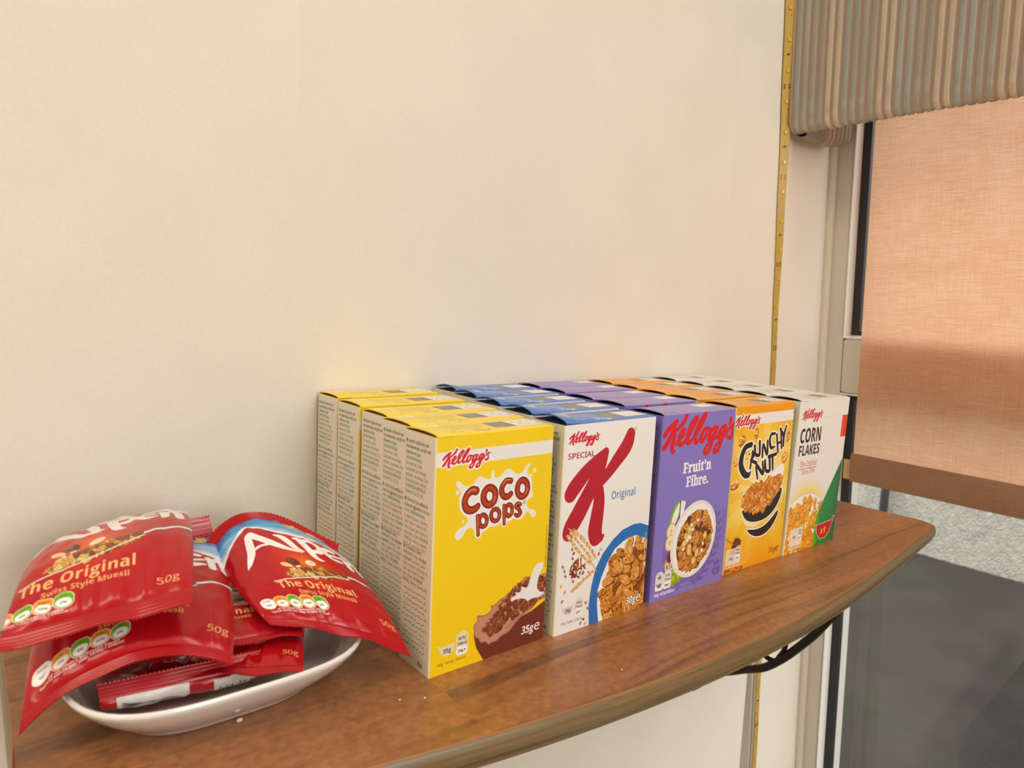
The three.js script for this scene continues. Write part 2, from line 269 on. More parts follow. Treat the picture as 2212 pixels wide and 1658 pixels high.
// ---------- roller blind ----------
const linen = dataTex(1024, 1024, (x, y) => {
  const w = fbm(x / 46, y / 1.7, 3), q = fbm(x / 1.7, y / 60, 3), c = fbm(x / 120, y / 120, 3), d = (w - 0.5) * 52 + (q - 0.5) * 30 + (c - 0.5) * 16 + (hash(x, y) - 0.5) * 16;
  return [238 + d * 0.5, 191 + d * 0.8, 157 + d * 0.9];
}, true); linen.repeat.set(5, 5);
{
  const b = lean(thing('roller_blind', 'peach linen roller blind pulled down over the window', 'blind'));
  const lm = phys({ map: linen, roughness: 1, transmission: 0.5, thickness: 0, side: THREE.DoubleSide, specularIntensity: 0.1 });
  const hemM = std({ map: linen, color: 0xa59a92, roughness: 1 });
  const Z0 = 0.0415, Z1 = 1.66, X0 = 0.0985;
  part(b, 'fabric', grid(60, 40, (u, v) => { const y = 1.0 - 0.988 * v, z = Z0 + (Z1 - Z0) * u; return V(X0 + 0.0006 * Math.sin(z * 19 + y * 6), y, z); }, (u, v) => [u * 1.62, v]), lm);
  part(b, 'hem', sheet(60, 6, (u, v) => V(X0, 0.0118 - 0.0303 * v, Z0 - 0.0018 + (Z1 - Z0 + 0.003) * u), () => V(1, 0, 0), (u, v) => 0.0006 + 0.0022 * Math.pow(Math.sin(Math.PI * clamp(v, 0.02, 0.98)), 0.5), (u, v) => [u * 1.62, v * 0.03]), hemM, 'stitched brown hem');
  part(b, 'lath', box(X0 - 0.0012, X0 + 0.0012, -0.0166, 0.0040, 0.0326, Z1 - 0.01), std({ color: 0xc9a668, roughness: 0.6 }), 'pale wooden lath showing at the end of the hem');
  part(b, 'roller', new THREE.CylinderGeometry(0.018, 0.018, Z1 - Z0 + 0.02, 20).rotateX(Math.PI / 2).translate(0.080, 1.0, (Z0 + Z1) / 2), lm);
}
// ---------- striped folded blind in front of it ----------
{
  const t = lean(thing('roman_blind', 'ribbed striped fabric blind gathered up at the top of the window', 'blind'));
  const wv = dataTex(256, 256, (x, y) => { const n = 150 + 90 * (fbm(x / 2, y / 5, 2) - 0.5) + 60 * ((y & 2 ? 1 : 0) - 0.5); return [n, n, n]; }); wv.repeat.set(60, 60);
  const mat = std({ vertexColors: true, bumpMap: wv, bumpScale: 0.0006, roughness: 0.95, side: THREE.DoubleSide });
  const cols = { pink: [0.51, 0.365, 0.295], grey: [0.42, 0.43, 0.39], sage: [0.43, 0.405, 0.325], cream: [0.64, 0.53, 0.395] };
  const seq = ['cream', 'cream', 'grey', 'grey', 'sage', 'sage'], pitch = 0.0075, ph = 0.0415;
  const ZA = 0.0085, ZB = 1.72;
  function ribbed(name, path, za, zb, mt) {                   // path: list of [x, y, nx, ny]
    const P = [], C = [], I = [], U = [], nz = Math.round((zb - za) / (pitch / 12)), cp = path.length;
    for (let i = 0; i <= nz; i++) {
      const z = za + (zb - za) * i / nz, q = (z - ph) / pitch, k = Math.floor(q), f = q - k;
      const rib = smooth(0.0, 0.12, f) * (1 - smooth(0.55, 0.66, f)), c = rib > 0.5 ? cols[seq[((k % 6) + 6) % 6]] : cols.pink;
      for (let j = 0; j < cp; j++) {
        const [x, y, nx, ny] = path[j], w = 0.9 + 0.2 * hash(k * 7 + 3, Math.floor(y * 400)), d = 0.0009 * rib + 0.0004 * Math.sin(z * 31 + y * 3);
        P.push(x + nx * d, y + ny * d, z); C.push(c[0] * (rib > 0.5 ? w : 1), c[1] * (rib > 0.5 ? w : 1), c[2] * (rib > 0.5 ? w : 1)); U.push(z, y + x);
      }
    }
    for (let i = 0; i < nz; i++) for (let j = 0; j < cp - 1; j++) { const a = i * cp + j, b = a + 1, c = a + cp, d = c + 1; I.push(a, c, b, b, c, d); }
    const g = new THREE.BufferGeometry(); g.setAttribute('position', new THREE.Float32BufferAttribute(P, 3)); g.setAttribute('color', new THREE.Float32BufferAttribute(C, 3)); g.setAttribute('uv', new THREE.Float32BufferAttribute(U, 2)); g.setIndex(I); g.computeVertexNormals();
    part(t, name, g, mt);
  }
  const front = []; for (let y = 1.2; y > 0.36; y -= 0.06) front.push([0.0, y, -1, 0]);
  for (const y of [0.36, 0.353, 0.347]) front.push([0, y, -1, 0]);
  for (let a = 0; a <= 8; a++) { const th = Math.PI * a / 8; front.push([0.010 - 0.010 * Math.cos(th), 0.3425 - 0.0115 * Math.sin(th), -Math.cos(th), -Math.sin(th)]); }
  front.push([0.021, 0.36, 1, 0], [0.022, 0.42, 1, 0]);
  ribbed('front_fold', front, ZA, ZB, mat);
  // return of the same cloth along the reveal, ribs running up it and under its lower edge
  {
    const prof = [[0.0215, 0.60, 1, 0], [0.0215, 0.46, 1, 0], [0.0215, 0.37, 1, 0], [0.0215, 0.345, 1, 0]];
    for (let a = 0; a <= 8; a++) { const th = Math.PI * a / 8; prof.push([0.0138 + 0.0077 * Math.cos(th), 0.3362 - 0.0085 * Math.sin(th), Math.cos(th), -Math.sin(th)]); }
    prof.push([0.0061, 0.36, -1, 0], [0.0061, 0.46, -1, 0]);
    const P = [], C = [], I = [], U = [], nx = 96, cp = prof.length, pt = 0.0078;
    for (let i = 0; i <= nx; i++) {
      const x = 0.014 + 0.078 * i / nx, q = x / pt, k = Math.floor(q), f = q - k, rib = smooth(0, 0.12, f) * (1 - smooth(0.46, 0.58, f)), c = rib > 0.5 ? cols[seq[k % 6]] : cols.pink;
      for (let j = 0; j < cp; j++) { const [z, y, nz, ny] = prof[j], d = 0.001 * rib, drop = 0.004 * Math.sin(Math.PI * i / nx) * (y < 0.345 ? 1 : 0); P.push(x, y + ny * d - drop, z + nz * d); C.push(...c); U.push(x, y + z); }
    }
    for (let i = 0; i < nx; i++) for (let j = 0; j < cp - 1; j++) { const a = i * cp + j, b = a + 1, c = a + cp, d = c + 1; I.push(a, b, c, b, d, c); }
    const g = new THREE.BufferGeometry(); g.setAttribute('position', new THREE.Float32BufferAttribute(P, 3)); g.setAttribute('color', new THREE.Float32BufferAttribute(C, 3)); g.setAttribute('uv', new THREE.Float32BufferAttribute(U, 2)); g.setIndex(I); g.computeVertexNormals();
    part(t, 'side_return', g, mat);
  }
  part(t, 'head_rail', box(0.004, 0.07, 1.15, 1.19, ZA, ZB), bead);
}

// ---------- printed artwork (flat print on the packaging) ----------
const ART = {"SPLASH":[99,201,102,190,115,188,126,196,136,209,154,215,182,217,200,201,209,184,225,180,241,188,258,197,276,199,284,193,280,171,288,164,299,169,297,186,301,198,322,198,346,183,362,169,381,165,396,174,411,189,431,197,454,192,470,174,486,158,501,156,506,167,490,178,483,193,486,203,501,208,512,203,516,210,513,228,517,251,520,274,524,297,527,311,517,314,499,316,490,328,492,347,505,362,529,369,544,375,551,390,546,405,532,407,521,399,509,381,497,372,489,380,478,394,458,404,435,400,417,391,401,400,378,401,374,420,360,421,351,412,349,398,334,407,309,412,290,406,274,414,258,423,241,428,238,447,222,450,211,441,205,420,200,404,183,394,165,396,150,415,133,435,115,438,103,424,103,411,113,396,136,385,156,377,167,367,167,354,157,343,136,328,124,309,119,283,122,258,126,234,121,223,108,215],"POPS":[[204,241,36,183,237,35,161,251,32,148,279,30,157,308,33,179,320,33,203,317,31,217,307,26],[309,282,31,305,295,31,296,305,31,284,310,31,272,310,31,260,304,31,251,293,31,246,280,31,246,265,31,250,252,31,259,242,31,270,237,31,283,238,31,294,244,31,304,254,31,309,268,31,309,282,31],[392,222,26,368,219,25,348,238,27,343,261,28,355,284,27,377,289,28,396,279,24],[492,271,29,488,284,29,480,294,29,469,300,29,457,300,29,446,294,29,437,284,28,432,271,28,432,257,28,436,244,28,443,234,28,454,228,29,466,228,29,477,234,29,486,244,29,491,257,29,492,271,29],[218,351,19,220,384,17,224,432,16],[268,380,19,266,389,19,261,397,19,254,400,19,246,400,19,238,396,19,232,389,19,228,380,19,227,370,19,229,361,19,234,354,19,241,350,19,249,350,19,257,354,19,263,361,19,267,370,19,268,380,19],[336,366,19,333,376,19,328,383,19,319,387,19,310,386,19,302,382,19,295,375,19,291,365,19,290,355,19,293,345,19,298,338,19,306,335,19,315,335,19,324,339,19,331,346,19,335,356,19,336,366,19],[359,326,16,361,363,16,365,408,15],[407,356,19,405,365,19,400,372,19,394,376,19,386,376,19,379,372,19,373,365,19,369,356,19,369,347,19,371,338,19,376,331,19,382,327,19,390,327,19,397,330,19,403,337,19,406,346,19,407,356,19],[454,335,17,438,329,18,428,338,19,447,357,19,455,374,20,441,384,18,426,376,15]],"DROPS":[[109,236,18,143,362,12,531,192,20,476,327,13]],"CBOWL":[222,875,239,934,277,995,379,1096,687,1060,669,805,633,815,553,845,440,866,332,904],"CMILK":[220,834,233,820,246,809,235,789,256,797,281,800,305,792,322,778,307,763,329,768,343,760,360,746,382,745,403,735,428,717,438,705,460,707,489,686,504,675,535,684,582,691,605,684,661,689,668,799,632,800,585,804,552,839,507,846,463,872,441,890,417,911,376,915,348,935,319,930,306,941,294,917,262,919,254,895,222,878,228,853],"CCER":[273,856,314,823,341,800,361,764,392,742,424,726,464,699,501,692,542,686,638,703,635,779,581,803,563,823,495,837,458,855,421,852,388,868,346,896,311,898,278,878],"CPOUR":[558,629,616,623,610,652,592,678,579,718,579,745,598,767,630,772,627,786,600,792,549,784,527,797,506,774,449,767,427,774,421,760,437,749,456,750,443,730,466,741,485,736,480,714,495,720,519,732,535,684],"KAY":[[54,327,63,80,296,70,146,236,63,214,188,50,275,147,29],[275,147,29,242,226,56,181,325,71,117,421,80,70,484,76,57,510,66],[448,75,50,422,131,68,351,203,58,276,273,40,224,302,37],[234,311,55,247,377,62,241,449,73,232,521,81,240,560,74],[241,571,44,272,573,23,289,562,7]],"KRING":[233,1012,221,893,232,801,255,717,299,652,366,594,431,557,511,541,566,543,644,571],"KIN":[300,1012,281,909,279,832,300,772,335,704,382,646,442,617,490,603,545,602,653,646],"CRUNCH":[[181,232,32,125,243,35,93,291,41,91,351,46,132,403,43,175,417,32,197,398,10],[201,276,18,197,324,19,189,375,18],[201,279,18,217,302,21,189,327,18,217,338,20,251,351,21],[219,244,21,231,291,21,260,305,21,278,295,21,269,221,21],[311,319,18,311,245,20,361,305,22,355,224,17],[434,186,17,390,189,20,380,229,23,403,271,22,442,268,12],[455,194,19,485,306,19],[503,184,19,523,284,17],[474,251,17,513,242,17],[490,160,19,538,209,23],[558,150,19,540,209,24,542,272,19],[277,448,17,256,367,21,333,424,24,319,351,17],[345,347,22,360,402,22,387,417,22,408,407,22,394,336,22],[382,325,22,467,317,21],[426,323,24,443,413,17]],"NBOWL1":[130,615,258,655,390,654,485,602,572,524,576,587,518,666,433,713,334,724,233,712,170,680],"NBOWL2":[201,752,297,773,396,766,482,726,555,674,550,716,501,776,427,817,337,822,256,796],"NCER":[128,606,140,539,202,491,253,478,353,483,393,456,473,458,541,446,570,514,514,566,454,624,379,653,258,662,189,627],"LOGO":[[343,929,65,418,843,78,570,735,68,710,649,31],[710,655,34,616,811,57,509,989,78,414,1121,86,343,1177,78],[1002,560,58,934,678,74,788,794,50,633,872,29],[633,872,44,651,981,79,620,1096,86,595,1189,86,620,1263,58,677,1267,29],[718,1125,26,855,1027,32,946,948,37,962,872,48,899,865,55,809,975,68,800,1093,74,860,1147,61,960,1111,40,1058,1026,29],[1059,1050,29,1157,941,35,1267,785,40,1343,666,48,1322,632,48,1234,685,56,1136,795,66,1077,956,74,1068,1075,80,1107,1131,66,1193,1101,40,1293,1028,29],[1309,1054,29,1393,954,35,1519,799,40,1627,617,48,1632,579,43,1555,616,56,1442,743,67,1346,901,75,1316,1054,80,1342,1139,67,1415,1126,40,1486,1061,30],[1671,875,43,1584,927,62,1523,1041,73,1537,1127,67,1608,1111,54,1693,1011,54,1733,906,49,1754,890,35,1853,913,35,1979,871,41],[1972,883,41,1855,956,62,1793,1070,68,1806,1121,60,1891,1081,44,2007,972,49,2071,893,49],[2078,884,49,2008,1009,63,1925,1158,57,1843,1332,63,1726,1401,62,1669,1370,62,1705,1280,49,1821,1195,41,1984,1128,33,2102,1068,30],[2352,868,41,2232,910,58,2146,1023,71,2138,1106,69,2224,1069,49,2341,959,50,2389,927,44],[2393,915,44,2315,1054,63,2232,1217,58,2147,1367,63,2043,1404,63,2006,1373,63,2052,1282,49,2170,1198,38,2318,1103,33,2480,961,33,2644,855,36],[2691,860,50,2630,878,44,2606,950,44,2624,1063,58,2581,1138,64,2496,1135,58,2452,1106,41],[2527,738,75,2532,779,66,2490,851,22]]};
function canvas(w, h) { const c = document.createElement('canvas'); c.width = w; c.height = h; return [c, c.getContext('2d')]; }
function canvasTex(c) { const t = new THREE.CanvasTexture(c); t.colorSpace = THREE.SRGBColorSpace; t.magFilter = THREE.LinearFilter; t.anisotropy = 8; return t; }
function brush(c, a, color, k = 1, grow = 0, ox = 0, oy = 0) {   // a stroke of varying width: x, y, w, x, y, w ...
  const n = a.length / 3, g = (i) => { i = clamp(i, 0, n - 1); return [a[i * 3], a[i * 3 + 1], a[i * 3 + 2]]; };
  c.fillStyle = color; c.beginPath();
  for (let i = 0; i < n - 1; i++) {
    const p0 = g(i - 1), p1 = g(i), p2 = g(i + 1), p3 = g(i + 2), m = Math.max(4, Math.ceil(Math.hypot(p2[0] - p1[0], p2[1] - p1[1]) * k / 0.8));
    for (let s = 0; s <= m; s++) {
      const t = s / m, h = (d) => 0.5 * (2 * p1[d] + (p2[d] - p0[d]) * t + (2 * p0[d] - 5 * p1[d] + 4 * p2[d] - p3[d]) * t * t + (3 * p1[d] - p0[d] - 3 * p2[d] + p3[d]) * t * t * t);
      const x = ox + h(0) * k, y = oy + h(1) * k, r = Math.max(0.3, h(2) * k / 2 + grow); c.moveTo(x + r, y); c.arc(x, y, r, 0, 7);
    }
  }
  c.fill();
}
function blob(c, a, color, k = 1) {                        // a smooth closed outline
  const n = a.length / 2, P = (i) => [a[((i + n) % n) * 2] * k, a[((i + n) % n) * 2 + 1] * k];
  c.beginPath(); let q = P(0), l = P(-1); c.moveTo((q[0] + l[0]) / 2, (q[1] + l[1]) / 2);
  for (let i = 0; i < n; i++) { const p = P(i), m = P(i + 1); c.quadraticCurveTo(p[0], p[1], (p[0] + m[0]) / 2, (p[1] + m[1]) / 2); }
  c.closePath(); if (color) { c.fillStyle = color; c.fill(); }
}
function poly(c, a, color) { c.beginPath(); for (let i = 0; i < a.length; i += 2) i ? c.lineTo(a[i], a[i + 1]) : c.moveTo(a[i], a[i + 1]); c.closePath(); if (color) { c.fillStyle = color; c.fill(); } }
function oval(c, x, y, rx, ry, rot, color) { c.beginPath(); c.ellipse(x, y, rx, ry, rot, 0, 7); c.fillStyle = color; c.fill(); }
function say(c, s, x, y, size, color, o = {}) {            // text with a chosen width, slant and weight
  c.save(); c.translate(x, y); if (o.rot) c.rotate(o.rot); c.font = (o.bold ? 'bold ' : '') + size + 'px ' + (o.face || 'sans-serif');
  const w = c.measureText(s).width, sx = o.width ? o.width / w : o.sx || 1; c.transform(sx, 0, o.slant || 0, 1, 0, 0); c.textBaseline = 'alphabetic'; c.textAlign = o.align || 'left';
  if (o.outline) { c.lineJoin = 'round'; c.lineWidth = o.ow || 4; c.strokeStyle = o.outline; c.strokeText(s, 0, 0); }
  c.fillStyle = color; c.fillText(s, 0, 0); if (o.fat) { c.lineWidth = o.fat; c.strokeStyle = color; c.strokeText(s, 0, 0); } c.restore();
}
function wordmark(c, x, y, w, color, outline, ow = 5, fat = 1.5) {    // the red script name, w wide
  const k = w / 2400;
  if (outline) for (const s of ART.LOGO) brush(c, s, outline, k, ow + fat, x - 310 * k, y - 540 * k);
  for (const s of ART.LOGO) brush(c, s, color, k, fat, x - 310 * k, y - 540 * k);
  oval(c, x + 2545 * k - 60 * k, y + 330 * k, 22 * k, 22 * k, 0, color);
}
function inside(a, x, y) { let r = false; const n = a.length / 2; for (let i = 0, j = n - 1; i < n; j = i++) { const xi = a[i * 2], yi = a[i * 2 + 1], xj = a[j * 2], yj = a[j * 2 + 1]; if (yi > y !== yj > y && x < (xj - xi) * (y - yi) / (yj - yi) + xi) r = !r; } return r; }
function flakes(c, a, n, s0, s1, pal, lump = 0.3) {        // a heap of cereal inside an outline
  let x0 = 1e9, x1 = -1e9, y0 = 1e9, y1 = -1e9; for (let i = 0; i < a.length; i += 2) { x0 = Math.min(x0, a[i]); x1 = Math.max(x1, a[i]); y0 = Math.min(y0, a[i + 1]); y1 = Math.max(y1, a[i + 1]); }
  for (let k = 0, m = 0; k < n && m < n * 12; m++) {
    const x = rr(x0, x1), y = rr(y0, y1); if (!inside(a, x, y)) continue; k++;
    flake(c, x, y, rr(s0, s1), pal);
  }
}
function flake(c, x, y, s, pal) {
  const rot = rr(0, 3.14), n = 9, e = rr(0.5, 0.8), pts = [], [lo, mid, hi] = pal[Math.floor(rnd() * pal.length)];
  for (let i = 0; i < n; i++) { const t = i / n * 6.283, r = s * rr(0.82, 1.1), px = Math.cos(t) * r, py = Math.sin(t) * r * e; pts.push(x + px * Math.cos(rot) - py * Math.sin(rot), y + px * Math.sin(rot) + py * Math.cos(rot)); }
  c.save(); c.translate(s * 0.1, s * 0.14); blob(c, pts, lo); c.restore(); blob(c, pts, mid);
  c.save(); blob(c, pts); c.clip(); for (let i = 0; i < 12; i++) { oval(c, x + rr(-s, s), y + rr(-s, s) * e, s * rr(0.06, 0.26), s * rr(0.04, 0.12), rot + rr(-0.5, 0.5), rnd() < 0.55 ? hi : lo); } c.restore();
}
const PAL = {
  wheat: [['#6d3408', '#c9822c', '#e3aa56'], ['#5b2a06', '#b8701f', '#dba04a'], ['#7a3f0e', '#d9953f', '#efc07a']],
  corn: [['#b86a05', '#eda31c', '#fbd063'], ['#c47a08', '#f4b631', '#fbdc86'], ['#a85f08', '#e3930f', '#f7c252']],
  honey: [['#a04c03', '#dd8415', '#f8c869'], ['#8f4004', '#c96f0d', '#f1b24c'], ['#b35c06', '#ea9a2c', '#fde0a4']],
  choc: [['#3d1307', '#87401d', '#b8693a'], ['#4a1a0a', '#9c5026', '#c77d4c'], ['#37100a', '#743216', '#a7592e']],
  muesli: [['#6b3a10', '#b4762a', '#e2b25e'], ['#7b4a1c', '#cf9a45', '#f0d08c'], ['#4a2212', '#7d4022', '#a96a3c'], ['#8a6a30', '#d9b968', '#f6e6b4']],
};
function pillTag(c, x, y, w, h, lines, alpha = 0.82) {     // rounded portion label
  c.fillStyle = 'rgba(226,222,218,' + alpha + ')'; c.beginPath(); c.roundRect(x, y, w, h, [w * 0.45, w * 0.45, w * 0.2, w * 0.2]); c.fill();
  c.fillStyle = 'rgba(248,247,245,0.9)'; c.beginPath(); c.roundRect(x + 2, y + h * 0.62, w - 4, h * 0.37, w * 0.3); c.fill();
  say(c, lines[0], x + w / 2, y + h * 0.36, h * 0.17, '#1b1b1b', { align: 'center', bold: true, sx: 0.9 }); say(c, lines[1], x + w / 2, y + h * 0.57, h * 0.17, '#1b1b1b', { align: 'center', bold: true, sx: 0.85 }); say(c, lines[2], x + w / 2, y + h * 0.9, h * 0.2, '#1b1b1b', { align: 'center', bold: true });
}
function scoop(c, x, y, w, h, s, color = 'rgba(226,222,218,0.85)') {   // small bowl-shaped portion tag
  c.fillStyle = color; c.beginPath(); c.moveTo(x - w * 0.16, y - h * 0.06); c.quadraticCurveTo(x + w * 0.05, y - h * 0.05, x + w * 0.1, y + h * 0.12); c.lineTo(x + w, y); c.quadraticCurveTo(x + w * 0.98, y + h, x + w * 0.55, y + h); c.quadraticCurveTo(x + w * 0.12, y + h, x + w * 0.04, y + h * 0.18); c.closePath(); c.fill();
  say(c, s, x + w * 0.53, y + h * 0.72, h * 0.52, '#1b1b1b', { align: 'center', bold: true });
}
const NL = 'Gepofte rijstkorrels met chocoladesmaak, verrijkt met vitaminen en ijzer. *INGREDIENTEN: Rijst, Glucosestroop, Suiker, Cacaopoeder met verlaagd vetgehalte, Cacaomassa, Zout, Gerstemoutextract, Aromas. *VITAMINES EN MINERALEN: Vitamine B1, B2, B3, B6, Foliumzuur, B12, Vitamine D, IJzer.'.split(' ');
const IT = 'Chicchi di riso soffiato al cacao con aggiunta di vitamine e ferro. *INGREDIENTI: Riso, Sciroppo di glucosio, Zucchero, Cacao magro in polvere 4,5%, Pasta di cacao, Sale, Estratto di malto d\u2019orzo, Aromi. *VITAMINE E MINERALI: Niacina, Vitamina B6, B2, B1, Acido folico, B12, Vitamina D, Ferro.'.split(' ');
function column(c, x, y, w, h, words, size, ink, accent, bullet) {   // small ingredient print
  let cx = x, cy = y, k = 0, hot = 0, i = 0; if (bullet) { oval(c, x + size * 0.4, y - size * 0.35, size * 0.42, size * 0.42, 0, accent); cx += size * 1.1; }
  while (cy < y + h && i < 400) {
    let wd = words[i % words.length]; i++; let col = ink; if (wd[0] === '*') { hot = 2; wd = wd.slice(1); } if (hot-- > 0) col = accent;
    c.font = (i < 10 ? 'bold ' : '') + size + 'px sans-serif'; const ww = c.measureText(wd).width * 0.72;
    if (cx + ww > x + w) { cx = x; cy += size * 1.13; if (cy >= y + h) break; }
    say(c, wd, cx, cy, size, col, { sx: 0.72, bold: i < 10 || col === accent }); cx += ww + size * 0.24;
  }
}
function squiggles(c, x, y, w, h, size, ink, accent) {     // arabic-like small print, too fine to read
  for (let cy = y; cy < y + h; cy += size * 1.25) {
    let cx = x + rr(0, w * 0.12); c.lineWidth = size * 0.12; c.strokeStyle = rnd() < 0.12 ? accent : ink;
    while (cx < x + w - size) { const l = rr(0.5, 1.7) * size; c.beginPath(); c.moveTo(cx, cy); c.quadraticCurveTo(cx + l * 0.3, cy + size * rr(-0.1, 0.45), cx + l * 0.6, cy - size * rr(0, 0.3)); c.quadraticCurveTo(cx + l * 0.8, cy - size * rr(0, 0.6), cx + l, cy + size * rr(-0.1, 0.2)); c.stroke(); if (rnd() < 0.5) oval(c, cx + l * 0.5, cy - size * 0.5, size * 0.07, size * 0.07, 0, ink); cx += l + size * rr(0.15, 0.4); }
  }
}
const FW = 636, FH = 1000, SW = 272, AW = 912, AH = 1276;
function sideArt(c, bg, ink, accent) {                     // ingredient panel at (640, 0)
  c.save(); c.translate(640, 0); c.beginPath(); c.rect(0, 0, SW, FH); c.clip(); c.fillStyle = bg; c.fillRect(0, 0, SW, FH);
  column(c, 16, 52, 226, 235, NL, 21, ink, accent, true); column(c, 16, 300, 226, 190, IT, 21, ink, accent, true); column(c, 16, 505, 226, 150, IT.slice(8), 21, ink, accent, true);
  squiggles(c, 16, 675, 226, 245, 19, ink, accent); say(c, '35ge', 170, 978, 26, ink, { bold: true, sx: 0.8 }); c.restore();
}
function topArt(c, bg, ink, o) {                           // lid panel at (0, 1002), its front edge at the bottom
  c.save(); c.translate(0, 1002); c.beginPath(); c.rect(0, 0, FW, 272); c.clip(); c.fillStyle = bg; c.fillRect(0, 0, AW, 274);
  if (o.lines) { for (let k = 0; k < 4; k++) say(c, ['Cereali per la prima colazione', 'Da consumarsi preferibilmente entro', 'vedi sotto. Conservare in luogo', 'fresco e asciutto.'][k], 120, 95 + k * 30, 24, ink, { width: 210 - k * 14 });
    say(c, '\u00b7  \u2022 ' + 'min. net', 60, 232, 24, ink, { sx: 0.8 }); }
  if (o.weight) say(c, o.weight, o.wx || 210, 236, o.ws || 44, o.wi || ink, { bold: o.wb });
  if (o.rings) for (const x of [60, 112]) { oval(c, x, 40, 22, 22, 0, 'rgba(255,255,255,0.85)'); c.strokeStyle = ink; c.lineWidth = 2; c.beginPath(); c.moveTo(x - 10, 46); c.lineTo(x + 8, 34); c.stroke(); }
  if (o.grey) { c.fillStyle = '#6f6656'; c.fillRect(350, 70, 120, 130); c.strokeStyle = '#c8bda8'; c.lineWidth = 3; for (let k = 0; k < 8; k++) { c.beginPath(); c.moveTo(362, 86 + k * 14); c.lineTo(362 + rr(60, 98), 86 + k * 14); c.stroke(); } }
  c.fillStyle = '#f3f1ee'; c.fillRect(470, o.wy || 66, o.ww || 166, o.wh || 138);
  if (o.date) { say(c, '27.06.19', 490, 122, 42, '#2a2a2a', { width: 132, face: 'monospace' }); say(c, '27.06.20', 496, 178, 42, '#2a2a2a', { width: 132, face: 'monospace' }); }
  if (o.faint) { c.globalAlpha = 0.25; for (let k = 0; k < 2; k++) say(c, '27.06.19', 490, 118 + k * 50, 38, '#777', { width: 120 }); c.globalAlpha = 1; }
  if (o.red) { c.fillStyle = '#d0101f'; c.fillRect(205, 262, 34, 12); c.fillRect(352, 262, 30, 12); }
  c.restore();
}
function atlas(front, bgSide, ink, accent, top) {
  const [cv, c] = canvas(AW, AH); c.fillStyle = '#ffffff'; c.fillRect(0, 0, AW, AH);
  c.save(); c.beginPath(); c.rect(0, 0, FW, FH); c.clip(); front(c); c.restore();
  sideArt(c, bgSide, ink, accent); topArt(c, top.bg, top.ink, top); return canvasTex(cv);
}
const RED = '#c8102a';
// chocolate rice box (its cartoon figure left out)
function frontYellow(c) {
  c.fillStyle = '#f1cd00'; c.fillRect(0, 0, FW, FH);
  c.fillStyle = '#e9e5e2'; c.fillRect(0, 63, FW, 60);
  wordmark(c, 31, 54, 240, RED, '#f0edea', 6);
  blob(c, ART.SPLASH, '#e9e6e2');
  const d = ART.DROPS[0]; for (let i = 0; i < 3; i++) oval(c, d[i * 3], d[i * 3 + 1], d[i * 3 + 2] / 2 * 0.9, d[i * 3 + 2] / 2 * 1.05, 0.3, '#e9e6e2');
  for (const s of ART.POPS) brush(c, s, '#f7f5f3', 1, 6.5);
  for (const s of ART.POPS) brush(c, s, '#5c130c', 1, 1.2);
  for (const s of ART.POPS) brush(c, s, '#8a1c0a', 1, -1.6);
  for (const s of ART.POPS) brush(c, s.map((v, i) => (i % 3 === 2 ? v * 0.5 : v)), '#b53a06', 1, 0);
  for (const s of ART.POPS) { const q = s.slice(0, Math.min(9, s.length)).map((v, i) => (i % 3 === 2 ? v * 0.11 : v - 0.5)); brush(c, q, '#e8a888', 1, 0, 0, -4); }
  c.lineWidth = 1.6; c.strokeStyle = '#333'; c.beginPath(); c.arc(d[9], d[10], 7, 0, 7); c.stroke(); say(c, 'R', d[9], d[10] + 4, 10, '#333', { align: 'center', bold: true });
  c.save(); c.shadowColor = 'transparent'; poly(c, ART.CBOWL, '#6d2c1c');
  blob(c, ART.CMILK, '#c08c70'); c.lineWidth = 5; c.strokeStyle = '#a06a52'; blob(c, ART.CMILK); c.stroke();
  flakes(c, ART.CCER, 430, 8, 13, PAL.choc); blob(c, ART.CPOUR, '#eceae6'); c.restore();
  c.strokeStyle = '#8a4a36'; c.lineWidth = 3; c.beginPath(); c.moveTo(400, 890); c.quadraticCurveTo(520, 840, 636, 770); c.stroke();
  say(c, '35g', 494, 944, 50, '#f6f4f2', { bold: true, slant: -0.12, width: 74 }); say(c, 'e', 568, 944, 62, '#f6f4f2', { slant: -0.12, width: 40 });
  scoop(c, 42, 876, 82, 50, '35g'); pillTag(c, 130, 836, 64, 106, ['567kJ', '134kcal', '7%*']);
  say(c, '100g: 1621kJ / 382kcal', 36, 962, 17, '#3b2a10', { width: 146 });
  say(c, 'Immagini a scopo dimostrativo', 628, 652, 15, '#4a3a08', { rot: -Math.PI / 2, width: 196 });
}
